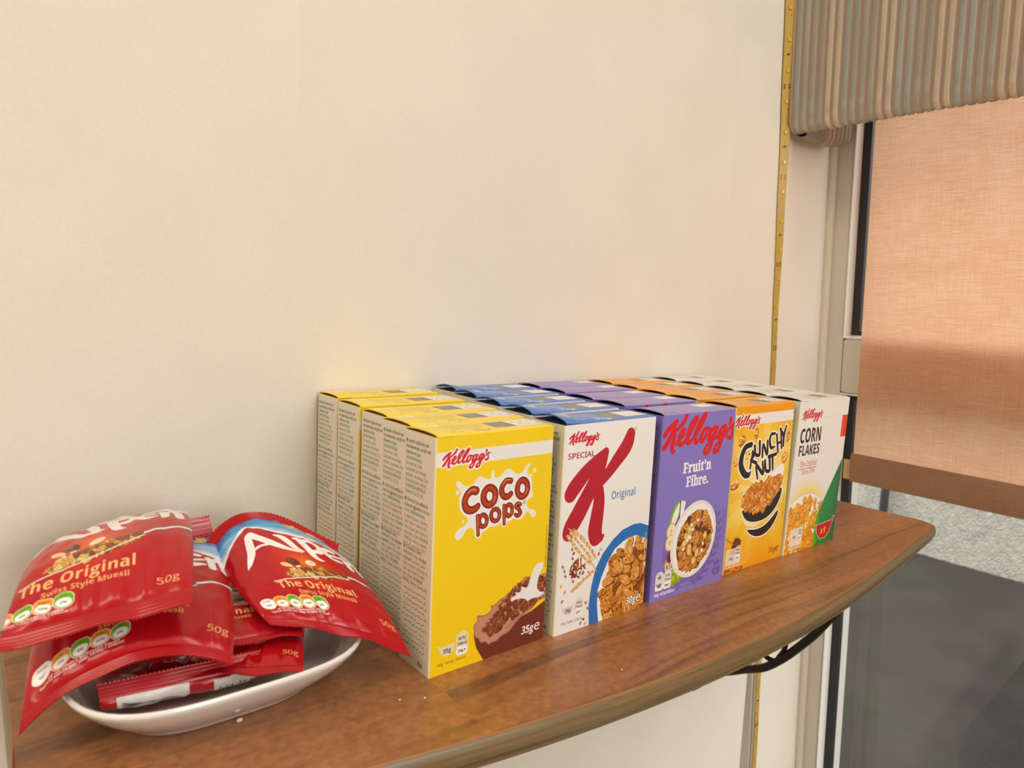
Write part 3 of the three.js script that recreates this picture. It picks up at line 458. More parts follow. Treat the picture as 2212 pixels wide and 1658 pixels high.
// white box with the big red letter
function frontWhite(c) {
  c.fillStyle = '#ece9e5'; c.fillRect(0, 0, FW, FH);
  wordmark(c, 28, 34, 196, RED); say(c, 'SPECIAL', 24, 160, 37, '#a3182c', { width: 176, fat: 1.6 });
  const K = ART.KAY; for (const s of K) brush(c, s, '#b5142b', 1, 7);
  say(c, 'Original', 332, 388, 52, '#1f6db2', { width: 182, fat: 0.8 });
  c.lineWidth = 1.5; c.strokeStyle = '#555'; c.beginPath(); c.arc(484, 50, 8, 0, 7); c.stroke(); say(c, 'R', 484, 54, 11, '#555', { align: 'center' });
  const ring = ART.KRING.concat([636, 1000, 636, 1100]), inn = ART.KIN.concat([700, 1000, 700, 1100]);
  poly(c, [...ART.KRING, 700, 500, 700, 1100], '#1d6fb8'); c.save(); poly(c, [...ART.KIN, 700, 560, 700, 1100], '#eef0f2'); poly(c, [...ART.KIN, 700, 560, 700, 1100]); c.clip();
  const heap = [...ART.KIN.map((v, i) => (i % 2 ? v + 26 : v + 20)), 700, 600, 700, 1100]; c.fillStyle = '#8a4a14'; poly(c, heap.map((v, i) => (i % 2 ? v + 30 : v + 22)), '#8a4a14'); flakes(c, heap, 95, 34, 56, PAL.wheat); c.restore();
  // ear of wheat, seeds
  const E = [[51, 484], [76, 520], [120, 550], [177, 611], [231, 674], [249, 712]];
  c.strokeStyle = '#c99a5c'; c.lineWidth = 5; c.beginPath(); c.moveTo(150, 585); c.lineTo(262, 735); c.stroke();
  for (let i = 0; i < 46; i++) { const t = i / 46, x = 70 + 165 * t, y = 512 + 165 * t, w = 26 + 12 * Math.sin(t * 3.1); const sd = i % 3 - 1; oval(c, x + sd * w * 0.55, y - sd * w * 0.5, 7, 15, -0.75 + sd * 0.5 + rr(-0.1, 0.1), ['#d8a868', '#e5c08a', '#c48f4e', '#edd2a6'][i % 4]); }
  c.strokeStyle = '#d9b27a'; c.lineWidth = 2; for (let i = 0; i < 7; i++) { c.beginPath(); c.moveTo(90 + i * 4, 520 + i * 5); c.lineTo(46 + i * 7, 482 + i * 3); c.stroke(); }
  for (let i = 0; i < 46; i++) { const a = rr(0, 6.28), r = Math.sqrt(rnd()) * 46; oval(c, 131 + Math.cos(a) * r * 1.1, 696 + Math.sin(a) * r, 5, 12, rr(-1.5, 1.5), ['#7b3213', '#9a4a1d', '#b5642b', '#6a260d'][i % 4]); }
  for (const [x, y] of [[86, 594], [97, 615], [92, 638], [31, 668], [44, 692], [51, 717], [26, 761], [104, 752], [53, 795], [146, 773], [109, 793], [40, 838], [236, 731], [206, 728], [282, 630], [269, 649], [200, 880], [215, 910], [190, 960], [205, 985], [172, 975]]) oval(c, x, y, 6, 10, rr(-1.5, 1.5), ['#d98a35', '#b56324', '#e6a550', '#8e4117'][Math.floor(rnd() * 4)]);
  for (let i = 0; i < 16; i++) oval(c, 100 + i * 8 + rr(-4, 4), 800 - i * 4 + rr(-8, 8), 6, 13, 0.9 + rr(-0.6, 0.6), ['#e2bb7e', '#d29c55'][i % 2]);
  say(c, '30g', 494, 960, 54, '#ffffff', { bold: true, slant: -0.1, width: 76, outline: '#5a2c08', ow: 6 }); say(c, 'e', 570, 960, 64, '#ffffff', { slant: -0.1, width: 40, outline: '#5a2c08', ow: 4 });
  scoop(c, 42, 870, 74, 40, '30g', 'rgba(205,202,198,0.9)'); pillTag(c, 124, 838, 60, 92, ['476kJ', '113kcal', '6%*'], 1);
  say(c, '100g: 1588kJ / 375kcal', 38, 956, 17, '#222', { width: 140 });
  say(c, 'Immagini a scopo dimostrativo', 622, 820, 14, '#ffffff', { rot: -Math.PI / 2, width: 220 });
}
function frontPurple(c) {
  c.fillStyle = '#8576c6'; c.fillRect(0, 0, FW, FH);
  wordmark(c, 8, 2, 636, '#d4101e', null, 0, 5.6);
  say(c, "Fruit'n", 192, 322, 76, '#f4f1f4', { bold: true, face: 'serif', width: 250, fat: 3 }); say(c, 'Fibre.', 226, 400, 76, '#f4f1f4', { bold: true, face: 'serif', width: 202, fat: 3 });
  oval(c, 300, 740, 225, 245, 0.2, '#7567b4');
  oval(c, 148, 540, 26, 78, 0.42, '#7fae2c'); oval(c, 160, 545, 22, 70, 0.42, '#eef2da'); poly(c, [190, 468, 236, 478, 226, 545, 188, 590], '#f2efe6'); poly(c, [190, 468, 197, 470, 194, 588, 186, 592], '#3b2415');
  for (const [x, y] of [[122, 628], [118, 690]]) { oval(c, x + 8, y, 36, 46, 0.3, '#d9b66a'); oval(c, x + 8, y, 30, 40, 0.3, '#f2e3b8'); oval(c, x + 8, y, 10, 14, 0.3, '#e2c78c'); }
  oval(c, 136, 768, 22, 34, 0.2, '#6d2413'); oval(c, 99, 798, 7, 24, 0.4, '#c08a52');
  for (const [x, y] of [[118, 822], [158, 820]]) { oval(c, x, y, 18, 26, 0, '#edd9ae'); oval(c, x, y + 2, 9, 14, 0, '#b3763a'); }
  for (const [x, y] of [[190, 862], [228, 898], [186, 908]]) { oval(c, x, y, 28, 34, 0.3, '#8aa81c'); oval(c, x - 7, y - 9, 14, 16, 0.3, '#b3cb45'); }
  oval(c, 336, 704, 196, 218, 0.5, '#e9e4dc'); oval(c, 338, 706, 176, 198, 0.5, '#f3efe9'); oval(c, 342, 712, 150, 172, 0.5, '#7a4a20');
  const heap = []; for (let i = 0; i < 24; i++) { const t = i / 24 * 6.283, x = Math.cos(t) * 140, y = Math.sin(t) * 162; heap.push(342 + x * 0.878 - y * 0.479, 714 + x * 0.479 + y * 0.878); }
  flakes(c, heap, 130, 20, 34, PAL.wheat); flakes(c, heap, 16, 16, 22, [['#3a160c', '#5f2a16', '#7c3d22']]);
  for (let i = 0; i < 9; i++) { const x = 342 + rr(-110, 110), y = 714 + rr(-130, 130); oval(c, x, y, rr(20, 30), rr(14, 22), rr(0, 3), '#ddb252'); oval(c, x, y, 16, 11, rr(0, 3), '#edcf86'); }
  for (let i = 0; i < 8; i++) { const x = 342 + rr(-110, 110), y = 714 + rr(-130, 130); oval(c, x, y, 18, 13, rr(0, 3), '#e9a94e'); oval(c, x, y, 9, 6, 0, '#a8641f'); }
  for (let i = 0; i < 10; i++) { const x = 342 + rr(-120, 120), y = 714 + rr(-140, 140), a = rr(0, 3); c.save(); c.translate(x, y); c.rotate(a); c.fillStyle = '#f5efdf'; c.fillRect(-11, -8, 22, 16); c.restore(); }
  c.fillStyle = '#695ba6'; for (const [x, y, a] of [[541, 591, 0], [555, 640, 0.1], [562, 690, 0.1], [562, 735, 0.2], [549, 780, 0.4], [530, 825, 0.5], [505, 868, 0.7], [465, 906, 0.8], [418, 945, 1]]) for (const s of [-1, 1]) oval(c, x + s * 14, y + s * 4, 9, 24, a + s * 0.5, '#6a5ca8');
  oval(c, 572, 925, 38, 32, 0, '#6a5ca8'); c.fillStyle = '#8576c6'; c.fillRect(530, 885, 90, 24); for (const s of [-1, 0, 1]) oval(c, 572 + s * 16, 886 - (s ? 0 : 14), 8, 18, s * 0.5, '#6a5ca8'); say(c, 'x1', 572, 944, 22, '#a396da', { align: 'center', bold: true });
  say(c, 'SERVING', 250, 958, 19, '#b0a4de', { width: 90 }); say(c, 'SUGGESTION', 236, 980, 19, '#b0a4de', { width: 122 });
  pillTag(c, 30, 838, 68, 104, ['', '', ''], 1); for (const s of [-1, 0, 1]) oval(c, 64 + s * 9, 872 - (s ? 0 : 8), 4, 10, s * 0.5, '#55504a'); scoop(c, 40, 902, 46, 26, '45', '#8d8780'); pillTag(c, 98, 838, 66, 104, ['721kJ', '171kcal', '9%*'], 1);
  say(c, '100g: 1603kJ/380kcal', 26, 972, 24, '#f0edf6', { width: 172, bold: true });
  for (let k = 0; k < 2; k++) say(c, 'Immagine a scopo dimostrativo', 606 + k * 16, 740, 14, '#4b3f8c', { rot: -Math.PI / 2, width: 170 });
}
function frontOrange(c) {
  const g = c.createRadialGradient(330, 520, 60, 330, 480, 640); g.addColorStop(0, '#f9ecb8'); g.addColorStop(0.35, '#f6d257'); g.addColorStop(0.7, '#f2b515'); g.addColorStop(1, '#ee9d05'); c.fillStyle = g; c.fillRect(0, 0, FW, FH);
  c.globalAlpha = 0.4; for (let i = 0; i < 15; i++) { const a = -2.9 + i * 0.42; poly(c, [330, 520, 330 + Math.cos(a) * 900, 520 + Math.sin(a) * 900, 330 + Math.cos(a + 0.2) * 900, 520 + Math.sin(a + 0.2) * 900], i % 2 ? '#fbe48e' : '#f0ac10'); } c.globalAlpha = 1;
  c.fillStyle = '#ee9d05'; c.fillRect(0, 0, FW, 50); c.fillRect(0, 700, 0, 0); c.fillStyle = '#ece9e6'; c.fillRect(0, 48, FW, 66);
  wordmark(c, 2, 46, 252, RED, '#f2efec', 6);
  for (const [x, y, s] of [[78, 198, 42], [224, 166, 34], [590, 215, 34], [571, 345, 40], [29, 324, 34], [38, 463, 46]]) { flake(c, x, y, s, PAL.honey); for (let i = 0; i < 5; i++) oval(c, x + rr(-s, s) * 0.6, y + rr(-s, s) * 0.6, s * 0.22, s * 0.16, rr(0, 3), '#f9d68a'); }
  const q = c.createLinearGradient(0, 690, 0, 1000); q.addColorStop(0, 'rgba(243,178,20,0)'); q.addColorStop(1, 'rgba(238,157,5,0.9)'); c.fillStyle = q; c.fillRect(0, 690, FW, 310);
  for (const s of ART.CRUNCH) brush(c, s, '#f8f5ee', 1, 9); for (const s of ART.CRUNCH) brush(c, s, '#1c1512', 1, 0.5);
  for (let i = 0; i < 12; i++) oval(c, 150 + rr(-26, 20), 300 + rr(-40, 40), rr(3, 7), rr(3, 6), 0, rnd() < 0.5 ? '#1c1512' : '#f8f5ee');
  for (const a of [ART.NBOWL1, ART.NBOWL2]) { c.lineWidth = 16; c.lineJoin = 'round'; c.strokeStyle = '#f8f5ee'; blob(c, a); c.stroke(); }
  blob(c, [140, 640, 250, 690, 400, 660, 520, 580, 590, 500, 600, 470, 480, 690, 300, 760, 170, 720], '#f3e7bd'); blob(c, [150, 560, 132, 500, 190, 540, 180, 470, 240, 520, 500, 400, 560, 380, 590, 430, 520, 560, 300, 640, 160, 640], '#f4f1ee');
  for (const a of [ART.NBOWL1, ART.NBOWL2]) blob(c, a, '#1c1512');
  poly(c, ART.NCER, '#c46b0c'); flakes(c, ART.NCER, 150, 15, 28, PAL.honey); for (let i = 0; i < 70; i++) { const x = rr(130, 590), y = rr(380, 640); if (inside(ART.NCER, x, y)) oval(c, x, y, 6, 4, rr(0, 3), '#fbe3b0'); }
  c.save(); c.translate(110, 850); c.rotate(0.35); oval(c, 0, 0, 44, 62, 0, '#8f5214'); for (let k = -4; k < 5; k++) { c.fillStyle = '#2d1608'; c.fillRect(-42, k * 13, 84, 6); } c.restore();
  oval(c, 170, 925, 110, 46, 0, '#f0b23a'); poly(c, [0, 770, 80, 815, 78, 830, 0, 786], '#c9852c'); c.fillStyle = 'rgba(246,228,210,0.8)'; c.fillRect(14, 850, 150, 116);
  scoop(c, 30, 886, 76, 46, '35g'); pillTag(c, 110, 838, 56, 96, ['589kJ', '139kcal', '7%*'], 0.7); say(c, '100g: 1682kJ / 398kcal', 18, 960, 17, '#3b2a10', { width: 146 });
  for (let i = 0; i < 40; i++) oval(c, rr(8, 200), rr(972, 998), 7, 6, rr(0, 3), ['#8a3c0c', '#c2701c'][i % 2]);
  say(c, '35g', 480, 952, 48, '#241812', { bold: false, slant: -0.1, width: 78 }); say(c, 'e', 556, 952, 56, '#241812', { slant: -0.1, width: 42 });
  say(c, 'Immagini a scopo dimostrativo', 614, 752, 14, '#7a5206', { rot: -Math.PI / 2, width: 190 });
}
// corn flakes box (its bird figure left out, the green and red grounds kept plain)
function frontCorn(c) {
  c.fillStyle = '#ebe7e3'; c.fillRect(0, 0, FW, FH);
  const g = c.createRadialGradient(200, 820, 90, 200, 820, 330); g.addColorStop(0, '#f8c52a'); g.addColorStop(0.55, 'rgba(250,214,90,0.85)'); g.addColorStop(1, 'rgba(240,232,214,0)'); c.fillStyle = g; c.fillRect(0, 480, FW, 520);
  c.globalAlpha = 0.5; for (let i = 0; i < 9; i++) { const x = 40 + i * 44; poly(c, [x, 640, x + 10, 640, x + 4 + (i - 4) * 12, 470], '#f3dfa6'); } c.globalAlpha = 1;
  wordmark(c, 37, 50, 245, '#c41a2c'); c.strokeStyle = '#cfcac4'; c.lineWidth = 2; c.beginPath(); c.moveTo(0, 121); c.lineTo(FW, 121); c.stroke(); wordmark(c, 37, 50, 245, '#c41a2c');
  say(c, 'CORN', 30, 272, 128, '#16120f', { bold: true, width: 268, fat: 2 }); say(c, 'FLAKES', 30, 356, 92, '#16120f', { bold: true, width: 264, fat: 1.5 });
  say(c, 'The Original', 62, 432, 52, '#c0303a', { width: 214, slant: -0.25, face: 'serif' }); c.fillStyle = '#c0303a'; c.fillRect(60, 444, 222, 4); say(c, 'Since 1906', 98, 482, 40, '#c0303a', { width: 160, slant: -0.25, face: 'serif' });
  c.beginPath(); c.ellipse(196, 850, 300, 232, 0, 0, 7); c.fillStyle = '#f4f0ea'; c.fill(); c.lineWidth = 8; c.strokeStyle = '#d7d0c4'; c.stroke();
  const heap = []; for (let i = 0; i < 20; i++) { const t = i / 20 * 6.283; heap.push(196 + Math.cos(t) * 276, 862 + Math.sin(t) * 214); } flakes(c, heap, 260, 22, 42, PAL.corn); flakes(c, heap, 14, 14, 22, [['#e9e2d6', '#f8f5f0', '#ffffff']]);
  const q = c.createLinearGradient(350, 0, 640, 0); q.addColorStop(0, '#8cbf1e'); q.addColorStop(0.22, '#1b8d3c'); q.addColorStop(0.75, '#0c7a3c'); q.addColorStop(1, '#0b5f45');
  poly(c, [636, 420, 470, 640, 360, 800, 352, 1000, 636, 1000], q);
  const o = c.createLinearGradient(440, 0, 636, 0); o.addColorStop(0, '#ef7a1c'); o.addColorStop(1, '#d8291f'); c.fillStyle = o; c.fillRect(560, 121, 76, 150);
  // red bowl and spoon portion mark
  c.lineWidth = 9; c.strokeStyle = '#e9d9c8'; c.lineJoin = 'round'; const bowl = [386, 862, 578, 852, 606, 826, 622, 830, 592, 868, 566, 930, 520, 962, 450, 964, 410, 930, 390, 892]; poly(c, bowl); c.stroke(); poly(c, bowl, '#c41a24'); say(c, 'x1', 444, 930, 60, '#f6cf3a', { bold: true, slant: -0.1, width: 72 });
  c.fillStyle = 'rgba(244,232,220,0.85)'; c.fillRect(52, 836, 152, 140); scoop(c, 70, 872, 66, 42, '24g'); pillTag(c, 146, 832, 54, 92, ['385kJ', '91kcal', '5%*'], 0.7); say(c, '100g: 1604kJ / 378kcal', 56, 968, 18, '#3b2a10', { width: 142 });
}
// muesli sachet: front panel on the left half, back panel on the right half
const PW = 740, PH = 1000, PM = 90, PT = 2 * (PW + 2 * PM);   // PM: wrap-round margin beside each panel
function sachetArt() {
  const [cv, c] = canvas(PT, PH); c.fillStyle = '#b00c17'; c.fillRect(0, 0, PT, PH);
  c.save(); c.beginPath(); c.rect(0, 0, PW + 2 * PM, PH); c.clip(); c.translate(PM, 0);
  const s = c.createLinearGradient(0, 70, 0, 330); s.addColorStop(0, '#0d86cf'); s.addColorStop(0.5, '#1f90d4'); s.addColorStop(0.82, '#8dbbe3'); s.addColorStop(1, '#dfe6f2'); c.fillStyle = s; c.fillRect(-PM, 72, PW + 2 * PM, 260);
  for (let i = 0; i < 60; i++) { c.globalAlpha = 0.09; oval(c, rr(-40, PW + 40), rr(180, 300), rr(50, 150), rr(10, 30), rr(-0.2, 0.2), '#ffffff'); } c.globalAlpha = 1;
  poly(c, [-90, 350, 0, 330, 60, 290, 130, 240, 195, 182, 240, 172, 300, 222, 360, 268, 430, 285, 500, 300, 560, 270, 640, 300, 740, 330, 830, 345, 830, 560, -90, 560], '#eef0f4');
  poly(c, [-90, 392, 0, 372, 60, 330, 120, 270, 170, 232, 215, 205, 245, 196, 262, 214, 300, 240, 345, 280, 430, 318, 500, 330, 560, 300, 640, 335, 740, 360, 830, 372, 830, 760, -90, 760], '#b00c17');
  const rg = c.createRadialGradient(400, 560, 10, 400, 560, 230); rg.addColorStop(0, 'rgba(232,110,20,0.95)'); rg.addColorStop(1, 'rgba(200,30,20,0)'); c.fillStyle = rg; c.fillRect(100, 330, 640, 460);
  c.globalAlpha = 0.5; poly(c, [430, 318, 500, 330, 560, 300, 640, 335, 600, 360, 500, 345], '#e58a5a'); c.globalAlpha = 1;
  const W = '#f1eeec', L = [
    [98, 545, 6, 128, 500, 30, 165, 430, 44, 190, 340, 44, 205, 290, 42, 222, 272, 36], [224, 272, 40, 262, 340, 48, 312, 410, 46, 360, 452, 32, 420, 468, 10], [160, 428, 14, 225, 402, 20, 300, 398, 16],
    [338, 318, 10, 368, 330, 38, 388, 385, 40, 404, 438, 34, 436, 456, 6],
    [424, 345, 12, 452, 352, 38, 466, 420, 40, 484, 482, 34, 516, 496, 6], [462, 356, 22, 516, 346, 30, 542, 380, 36, 520, 424, 32, 482, 436, 18],
    [566, 402, 20, 606, 392, 20, 634, 384, 10], [612, 352, 22, 580, 352, 28, 556, 392, 36, 580, 434, 32, 634, 424, 10],
    [640, 366, 14, 656, 378, 34, 662, 442, 34], [660, 392, 22, 688, 362, 28, 708, 386, 34, 716, 444, 34]];
  for (const l of L) brush(c, l, W);
  // spoon of muesli
  c.lineCap = 'round'; c.strokeStyle = '#5d5f63'; c.lineWidth = 20; c.beginPath(); c.moveTo(556, 600); c.quadraticCurveTo(640, 552, 835, 530); c.stroke(); c.strokeStyle = '#d9dadb'; c.lineWidth = 13; c.stroke(); c.strokeStyle = '#f6f6f6'; c.lineWidth = 5; c.stroke();
  c.globalAlpha = 0.9; for (let i = 0; i < 12; i++) oval(c, rr(250, 580), rr(560, 660), rr(5, 26), rr(3, 9), rr(-0.6, 0.2), '#f3efe8'); c.globalAlpha = 1;
  const heap = [230, 650, 270, 630, 360, 608, 450, 590, 540, 578, 580, 590, 560, 624, 480, 650, 380, 664, 290, 668]; flakes(c, heap, 90, 12, 26, PAL.muesli);
  c.strokeStyle = '#e9e3d6'; c.lineWidth = 6; c.beginPath(); c.moveTo(170, 690); c.quadraticCurveTo(360, 690, 590, 600); c.stroke();
  oval(c, 330, 556, 34, 26, 0.6, '#5e2a14'); oval(c, 322, 548, 20, 12, 0.6, '#7d4022'); oval(c, 288, 578, 30, 15, 0.5, '#e8cc92'); oval(c, 420, 556, 30, 20, -0.5, '#f0e6c4'); oval(c, 424, 556, 16, 8, -0.5, '#e2cf98');
  say(c, 'The Original', 176, 742, 66, '#ecb877', { width: 392, bold: true }); say(c, 'Swiss Style Muesli', 256, 784, 36, '#e3aa66', { width: 290, bold: true });
  // traffic light labels
  const col = ['#efeeec', '#e8930c', '#6aae1e', '#e8930c', '#6aae1e'];
  for (let i = 0; i < 5; i++) { const x = 40 + i * 66; c.fillStyle = '#f0dfc8'; c.beginPath(); c.roundRect(x - 3, 790, 68, 78, 30); c.fill(); c.fillStyle = col[i]; c.beginPath(); c.roundRect(x, 793, 62, 72, 28); c.fill(); oval(c, x + 31, 840, 26, 22, 0, '#f6f5f3'); say(c, ['187', '3%', '4%', '10%', '2%'][i], x + 31, 846, 16, '#444', { align: 'center', bold: true }); say(c, ['Energy', 'Fat', 'Sat', 'Sugars', 'Salt'][i], x + 31, 812, 11, '#3a3a3a', { align: 'center', bold: true }); }
  say(c, "of an adult's Reference Intake", 96, 879, 14, '#e9e4e0', { width: 240, bold: true }); say(c, 'Typical values per 100g: 1578kJ / 374kcal', 60, 892, 14, '#e9e4e0', { width: 290, bold: true });
  say(c, '50g', 632, 862, 48, '#ecb877', { width: 82 });
  c.strokeStyle = '#7c0d18'; c.lineWidth = 3; c.beginPath(); c.moveTo(-PM, 72); c.lineTo(PW + PM, 72); c.moveTo(-PM, 899); c.lineTo(PW + PM, 899); c.stroke();
  // cream flag below the top seal
  c.save(); c.translate(452, 74); c.fillStyle = '#d9a63c'; poly(c, [0, 0, 232, 0, 232, 66, 206, 100, 26, 100, 0, 66], '#e0b04a'); poly(c, [6, 6, 226, 6, 226, 62, 202, 93, 30, 93, 6, 62], '#eccb86'); say(c, 'NO.1', 40, 62, 58, '#1d1440', { bold: true, width: 150 }); say(c, 'MUESLI', 60, 87, 24, '#1d1440', { bold: true, width: 110 }); c.restore();
  c.restore();
  // back
  c.save(); c.translate(PW + 3 * PM, 0); c.fillStyle = '#ae1018'; c.fillRect(-PM, 0, PW + 2 * PM, PH); c.fillStyle = '#dcdad8'; c.fillRect(70, 110, 230, 200); c.fillRect(400, 92, 280, 120); c.fillRect(330, 700, 200, 220); c.fillRect(40, 560, 230, 120);
  c.strokeStyle = '#55565a'; c.lineWidth = 5; for (let i = 0; i < 9; i++) { c.beginPath(); c.moveTo(420 + i * 10, 205); c.bezierCurveTo(440 + i * 12, 150, 520, 190 - i * 8, 660, 130 + i * 8); c.stroke(); }
  c.lineWidth = 3; for (let i = 0; i < 10; i++) { c.beginPath(); c.moveTo(345, 720 + i * 19); c.lineTo(345 + rr(110, 170), 720 + i * 19); c.stroke(); }
  say(c, '204 15:42 1', 84, 200, 54, '#26262a', { width: 200, bold: true });
  c.restore(); return canvasTex(cv);
}

// ---------- cereal boxes ----------
const BW = 0.0660, BH = 0.1040, BD = 0.0248;
const uvR = (x, y, w, h) => (u, v) => [(x + w * u) / AW, 1 - (y + h * (1 - v)) / AH];
const KIND = {
  yellow: { tex: atlas(frontYellow, '#e6decb', '#2c2723', '#2c8a5c', { bg: '#f6d722', ink: '#7d6a12', lines: true, rings: true, weight: '35ge', grey: true, date: true }), lift: 0.0011, rack: 0.000 },
  white: { tex: atlas(frontWhite, '#e8e3cb', '#26241f', '#2c8a5c', { bg: '#3a78c8', ink: '#cfe0f2', lines: true, weight: '30ge', ws: 58, wi: '#f2f5fa', wx: 226, grey: true, faint: true }), lift: 0.0034, rack: 0.006 },
  purple: { tex: atlas(frontPurple, '#8173c0', '#3a2f6e', '#4b3f8c', { bg: '#9387d0', ink: '#4c4290', weight: '45ge', wx: 40, wy: 40, wh: 100, ww: 140, red: true }), lift: 0.0016, rack: 0.010 },
  orange: { tex: atlas(frontOrange, '#dcd2b0', '#2c2723', '#2c8a5c', { bg: '#f3a51c', ink: '#8a5a10', lines: true, weight: '35ge', grey: true, date: true }), lift: 0.0014, rack: 0.010 },
  corn: { tex: atlas(frontCorn, '#e6e0c6', '#26241f', '#2c8a5c', { bg: '#eceae6', ink: '#77736c', lines: true, weight: '24ge', grey: true, date: true }), lift: 0.0016, rack: 0.056 },
};
const kraft = std({ color: 0x8d7a5e, roughness: 0.9, side: THREE.DoubleSide });
function makeBox(kind) {
  const K = KIND[kind], w = BW / 2, d = BD / 2, e = 0.0005, mat = K.mat || (K.mat = phys({ map: K.tex, roughness: 0.4, clearcoat: 0.35, clearcoatRoughness: 0.25 }));
  const g = new THREE.Group();
  const sh = (p) => { p.x += K.rack * p.y; return p; };
  const wall = (a, b, uv, n, bulge) => grid(8, 12, (u, v) => sh(V(a[0] + (b[0] - a[0]) * u + n[0] * bulge * Math.sin(Math.PI * u) * Math.sin(Math.PI * v), BH * v, a[1] + (b[1] - a[1]) * u + n[1] * bulge * Math.sin(Math.PI * u) * Math.sin(Math.PI * v))), uv);
  const strip = (a, b, uv) => grid(1, 1, (u, v) => sh(V(a[0] + (b[0] - a[0]) * u, BH * v, a[1] + (b[1] - a[1]) * u)), uv);
  const F = uvR(2, 1, FW - 4, FH - 2), S = uvR(642, 1, SW - 4, FH - 2), ed = uvR(643, 2, 2, FH - 4);
  const body = [wall([-w + e, d], [w - e, d], F, [0, 1], 0.00025), wall([w, d - e], [w, -d + e], S, [1, 0], 0.0002), wall([w - e, -d], [-w + e, -d], F, [0, -1], 0.00025), wall([-w, -d + e], [-w, d - e], S, [-1, 0], 0.0002),
    strip([-w, d - e], [-w + e, d], ed), strip([w - e, d], [w, d - e], ed), strip([w, -d + e], [w - e, -d], ed), strip([-w + e, -d], [-w, -d + e], ed),
    flip(grid(1, 1, (u, v) => V(-w + e + (BW - 2 * e) * u, 0.0001, -d + e + (BD - 2 * e) * v), () => [0.9, 0.99]))];
  part(g, 'carton_body', mergeGeometries(body), mat);
  const T = uvR(2, 1003, FW - 4, 270), lift = K.lift;
  part(g, 'lid', sheet(14, 10, (u, v) => sh(V(-w + 0.0009 + (BW - 0.0012) * u, BH + 0.00015 + lift * Math.pow(1 - u, 3.2) * Math.pow(Math.sin(Math.PI * (0.04 + 0.9 * v)), 0.7) - 0.0005 * smooth(0.9, 1, v), -d + BD * v)), () => V(0, 1, 0), 0.00022, (u, v) => T(u, 1 - v)), mat);
  part(g, 'dust_flap', sheet(4, 4, (u, v) => sh(V(-w + 0.0006 + 0.02 * u, BH - 0.0006 - 0.0024 * u, -d + 0.0012 + (BD - 0.0024) * v)), () => V(0, 1, 0), 0.0002, (u, v) => T(0.02 + u * 0.03, 0.985)), mat);
  return g;
}
const ROWS = ['frontmost in the', 'second from front in the', 'third from front in the', 'fourth from front in the', 'rearmost in the'];
const COLS = [                                             // kind, label, column, then left edge x and front z of each of its five boxes
  ['yellow', 'yellow cereal box with cream side, ', ' yellow column', [0.0113, 0.004, 0.002, 0, -0.002], [0, 0.0033, 0.0062, 0.0093, 0.0126], [0.1458, 0.1198, 0.0938, 0.0602, 0.0274]],
  ['white', 'white cereal box with blue lid, ', ' blue-lidded column', [0.0013, 0.004, 0, 0.003, 0], [0.0706, 0.0752, 0.0790, 0.0850, 0.0895], [0.1474, 0.1166, 0.0860, 0.0560, 0.0290]],
  ['purple', 'purple fruit cereal box, ', ' purple column', [-0.0028, 0, 0.003, 0, 0.002], [0.1412, 0.1470, 0.1494, 0.1548, 0.1580], [0.1480, 0.1145, 0.0868, 0.0566, 0.0288]],
  ['orange', 'orange-yellow nut cereal box, ', ' orange column', [-0.0007, 0.002, 0, -0.002, 0], [0.2125, 0.2158, 0.2188, 0.2236, 0.2282], [0.1450, 0.1140, 0.0865, 0.0580, 0.0290]],
  ['corn', 'white corn flakes box, ', ' column nearest the window', [-0.0069, 0, 0.002, 0, 0.003], [0.2795, 0.2840, 0.2880, 0.2925, 0.2968], [0.1465, 0.1180, 0.0890, 0.0590, 0.0296]],
];
for (const [kind, la, lb, yaws, xs, zs] of COLS) {
  const proto = makeBox(kind);
  for (let r = 0; r < 5; r++) {
    const o = r ? proto.clone() : proto; o.name = numbered('cereal_box'); scene.add(o);
    o.rotation.y = yaws[r]; o.position.set(xs[r] + BW / 2, 0, zs[r] - BD / 2);
    tag(o, la + ROWS[r] + lb, 'cereal box', kind === 'corn' ? 'corn flakes boxes' : kind + ' cereal boxes');
    if (kind === 'white' && r === 0) part(o, 'sticky_tape', sheet(8, 2, (u, v) => V(-BW / 2 + 0.004 + 0.006 * v + 0.0005, BH + 0.0032 - 0.004 * Math.pow(Math.abs(u - 0.45) * 1.9, 2), BD / 2 - 0.003 - 0.018 * u), () => V(0, 1, 0), 0.00005, (u, v) => [u, v]), phys({ color: 0xffffff, transmission: 0.9, thickness: 0, roughness: 0.15 }), 'clear sticky tape');
  }
}

// ---------- dish ----------
{
  const d = thing('serving_dish', 'small white rounded-square ceramic dish heaped with red sachets', 'dish', [-0.0737, 0, 0.0908]);
  const prof = [[0.0, 0.0012], [0.55, 0.0012], [0.62, 0.0002], [0.67, 0.0002], [0.705, 0.0022], [0.80, 0.0066], [0.91, 0.0122], [0.972, 0.0162], [0.993, 0.0179], [1.0, 0.0190], [0.994, 0.0199], [0.980, 0.0200], [0.966, 0.0192], [0.94, 0.0162], [0.88, 0.0112], [0.78, 0.0072], [0.6, 0.0054], [0.3, 0.005], [0.0, 0.005]];
  const pc = new THREE.CatmullRomCurve3(prof.map(([r, y]) => V(r, y, 0)), false, 'centripetal');
  const A = 0.0556, B = 0.0572, n = 3.4;
  part(d, 'dish', grid(96, 72, (u, v) => { const p = pc.getPoint(v), t = u * Math.PI * 2, c = Math.cos(t), s = Math.sin(t), k = Math.pow(Math.pow(Math.abs(c), n) + Math.pow(Math.abs(s), n), -1 / n), q = Math.pow(p.x, 1); return V(A * q * k * c, p.y * 1.03, B * q * k * s); }), phys({ color: 0xe9e8e4, roughness: 0.16, clearcoat: 0.6, clearcoatRoughness: 0.08 }));
}

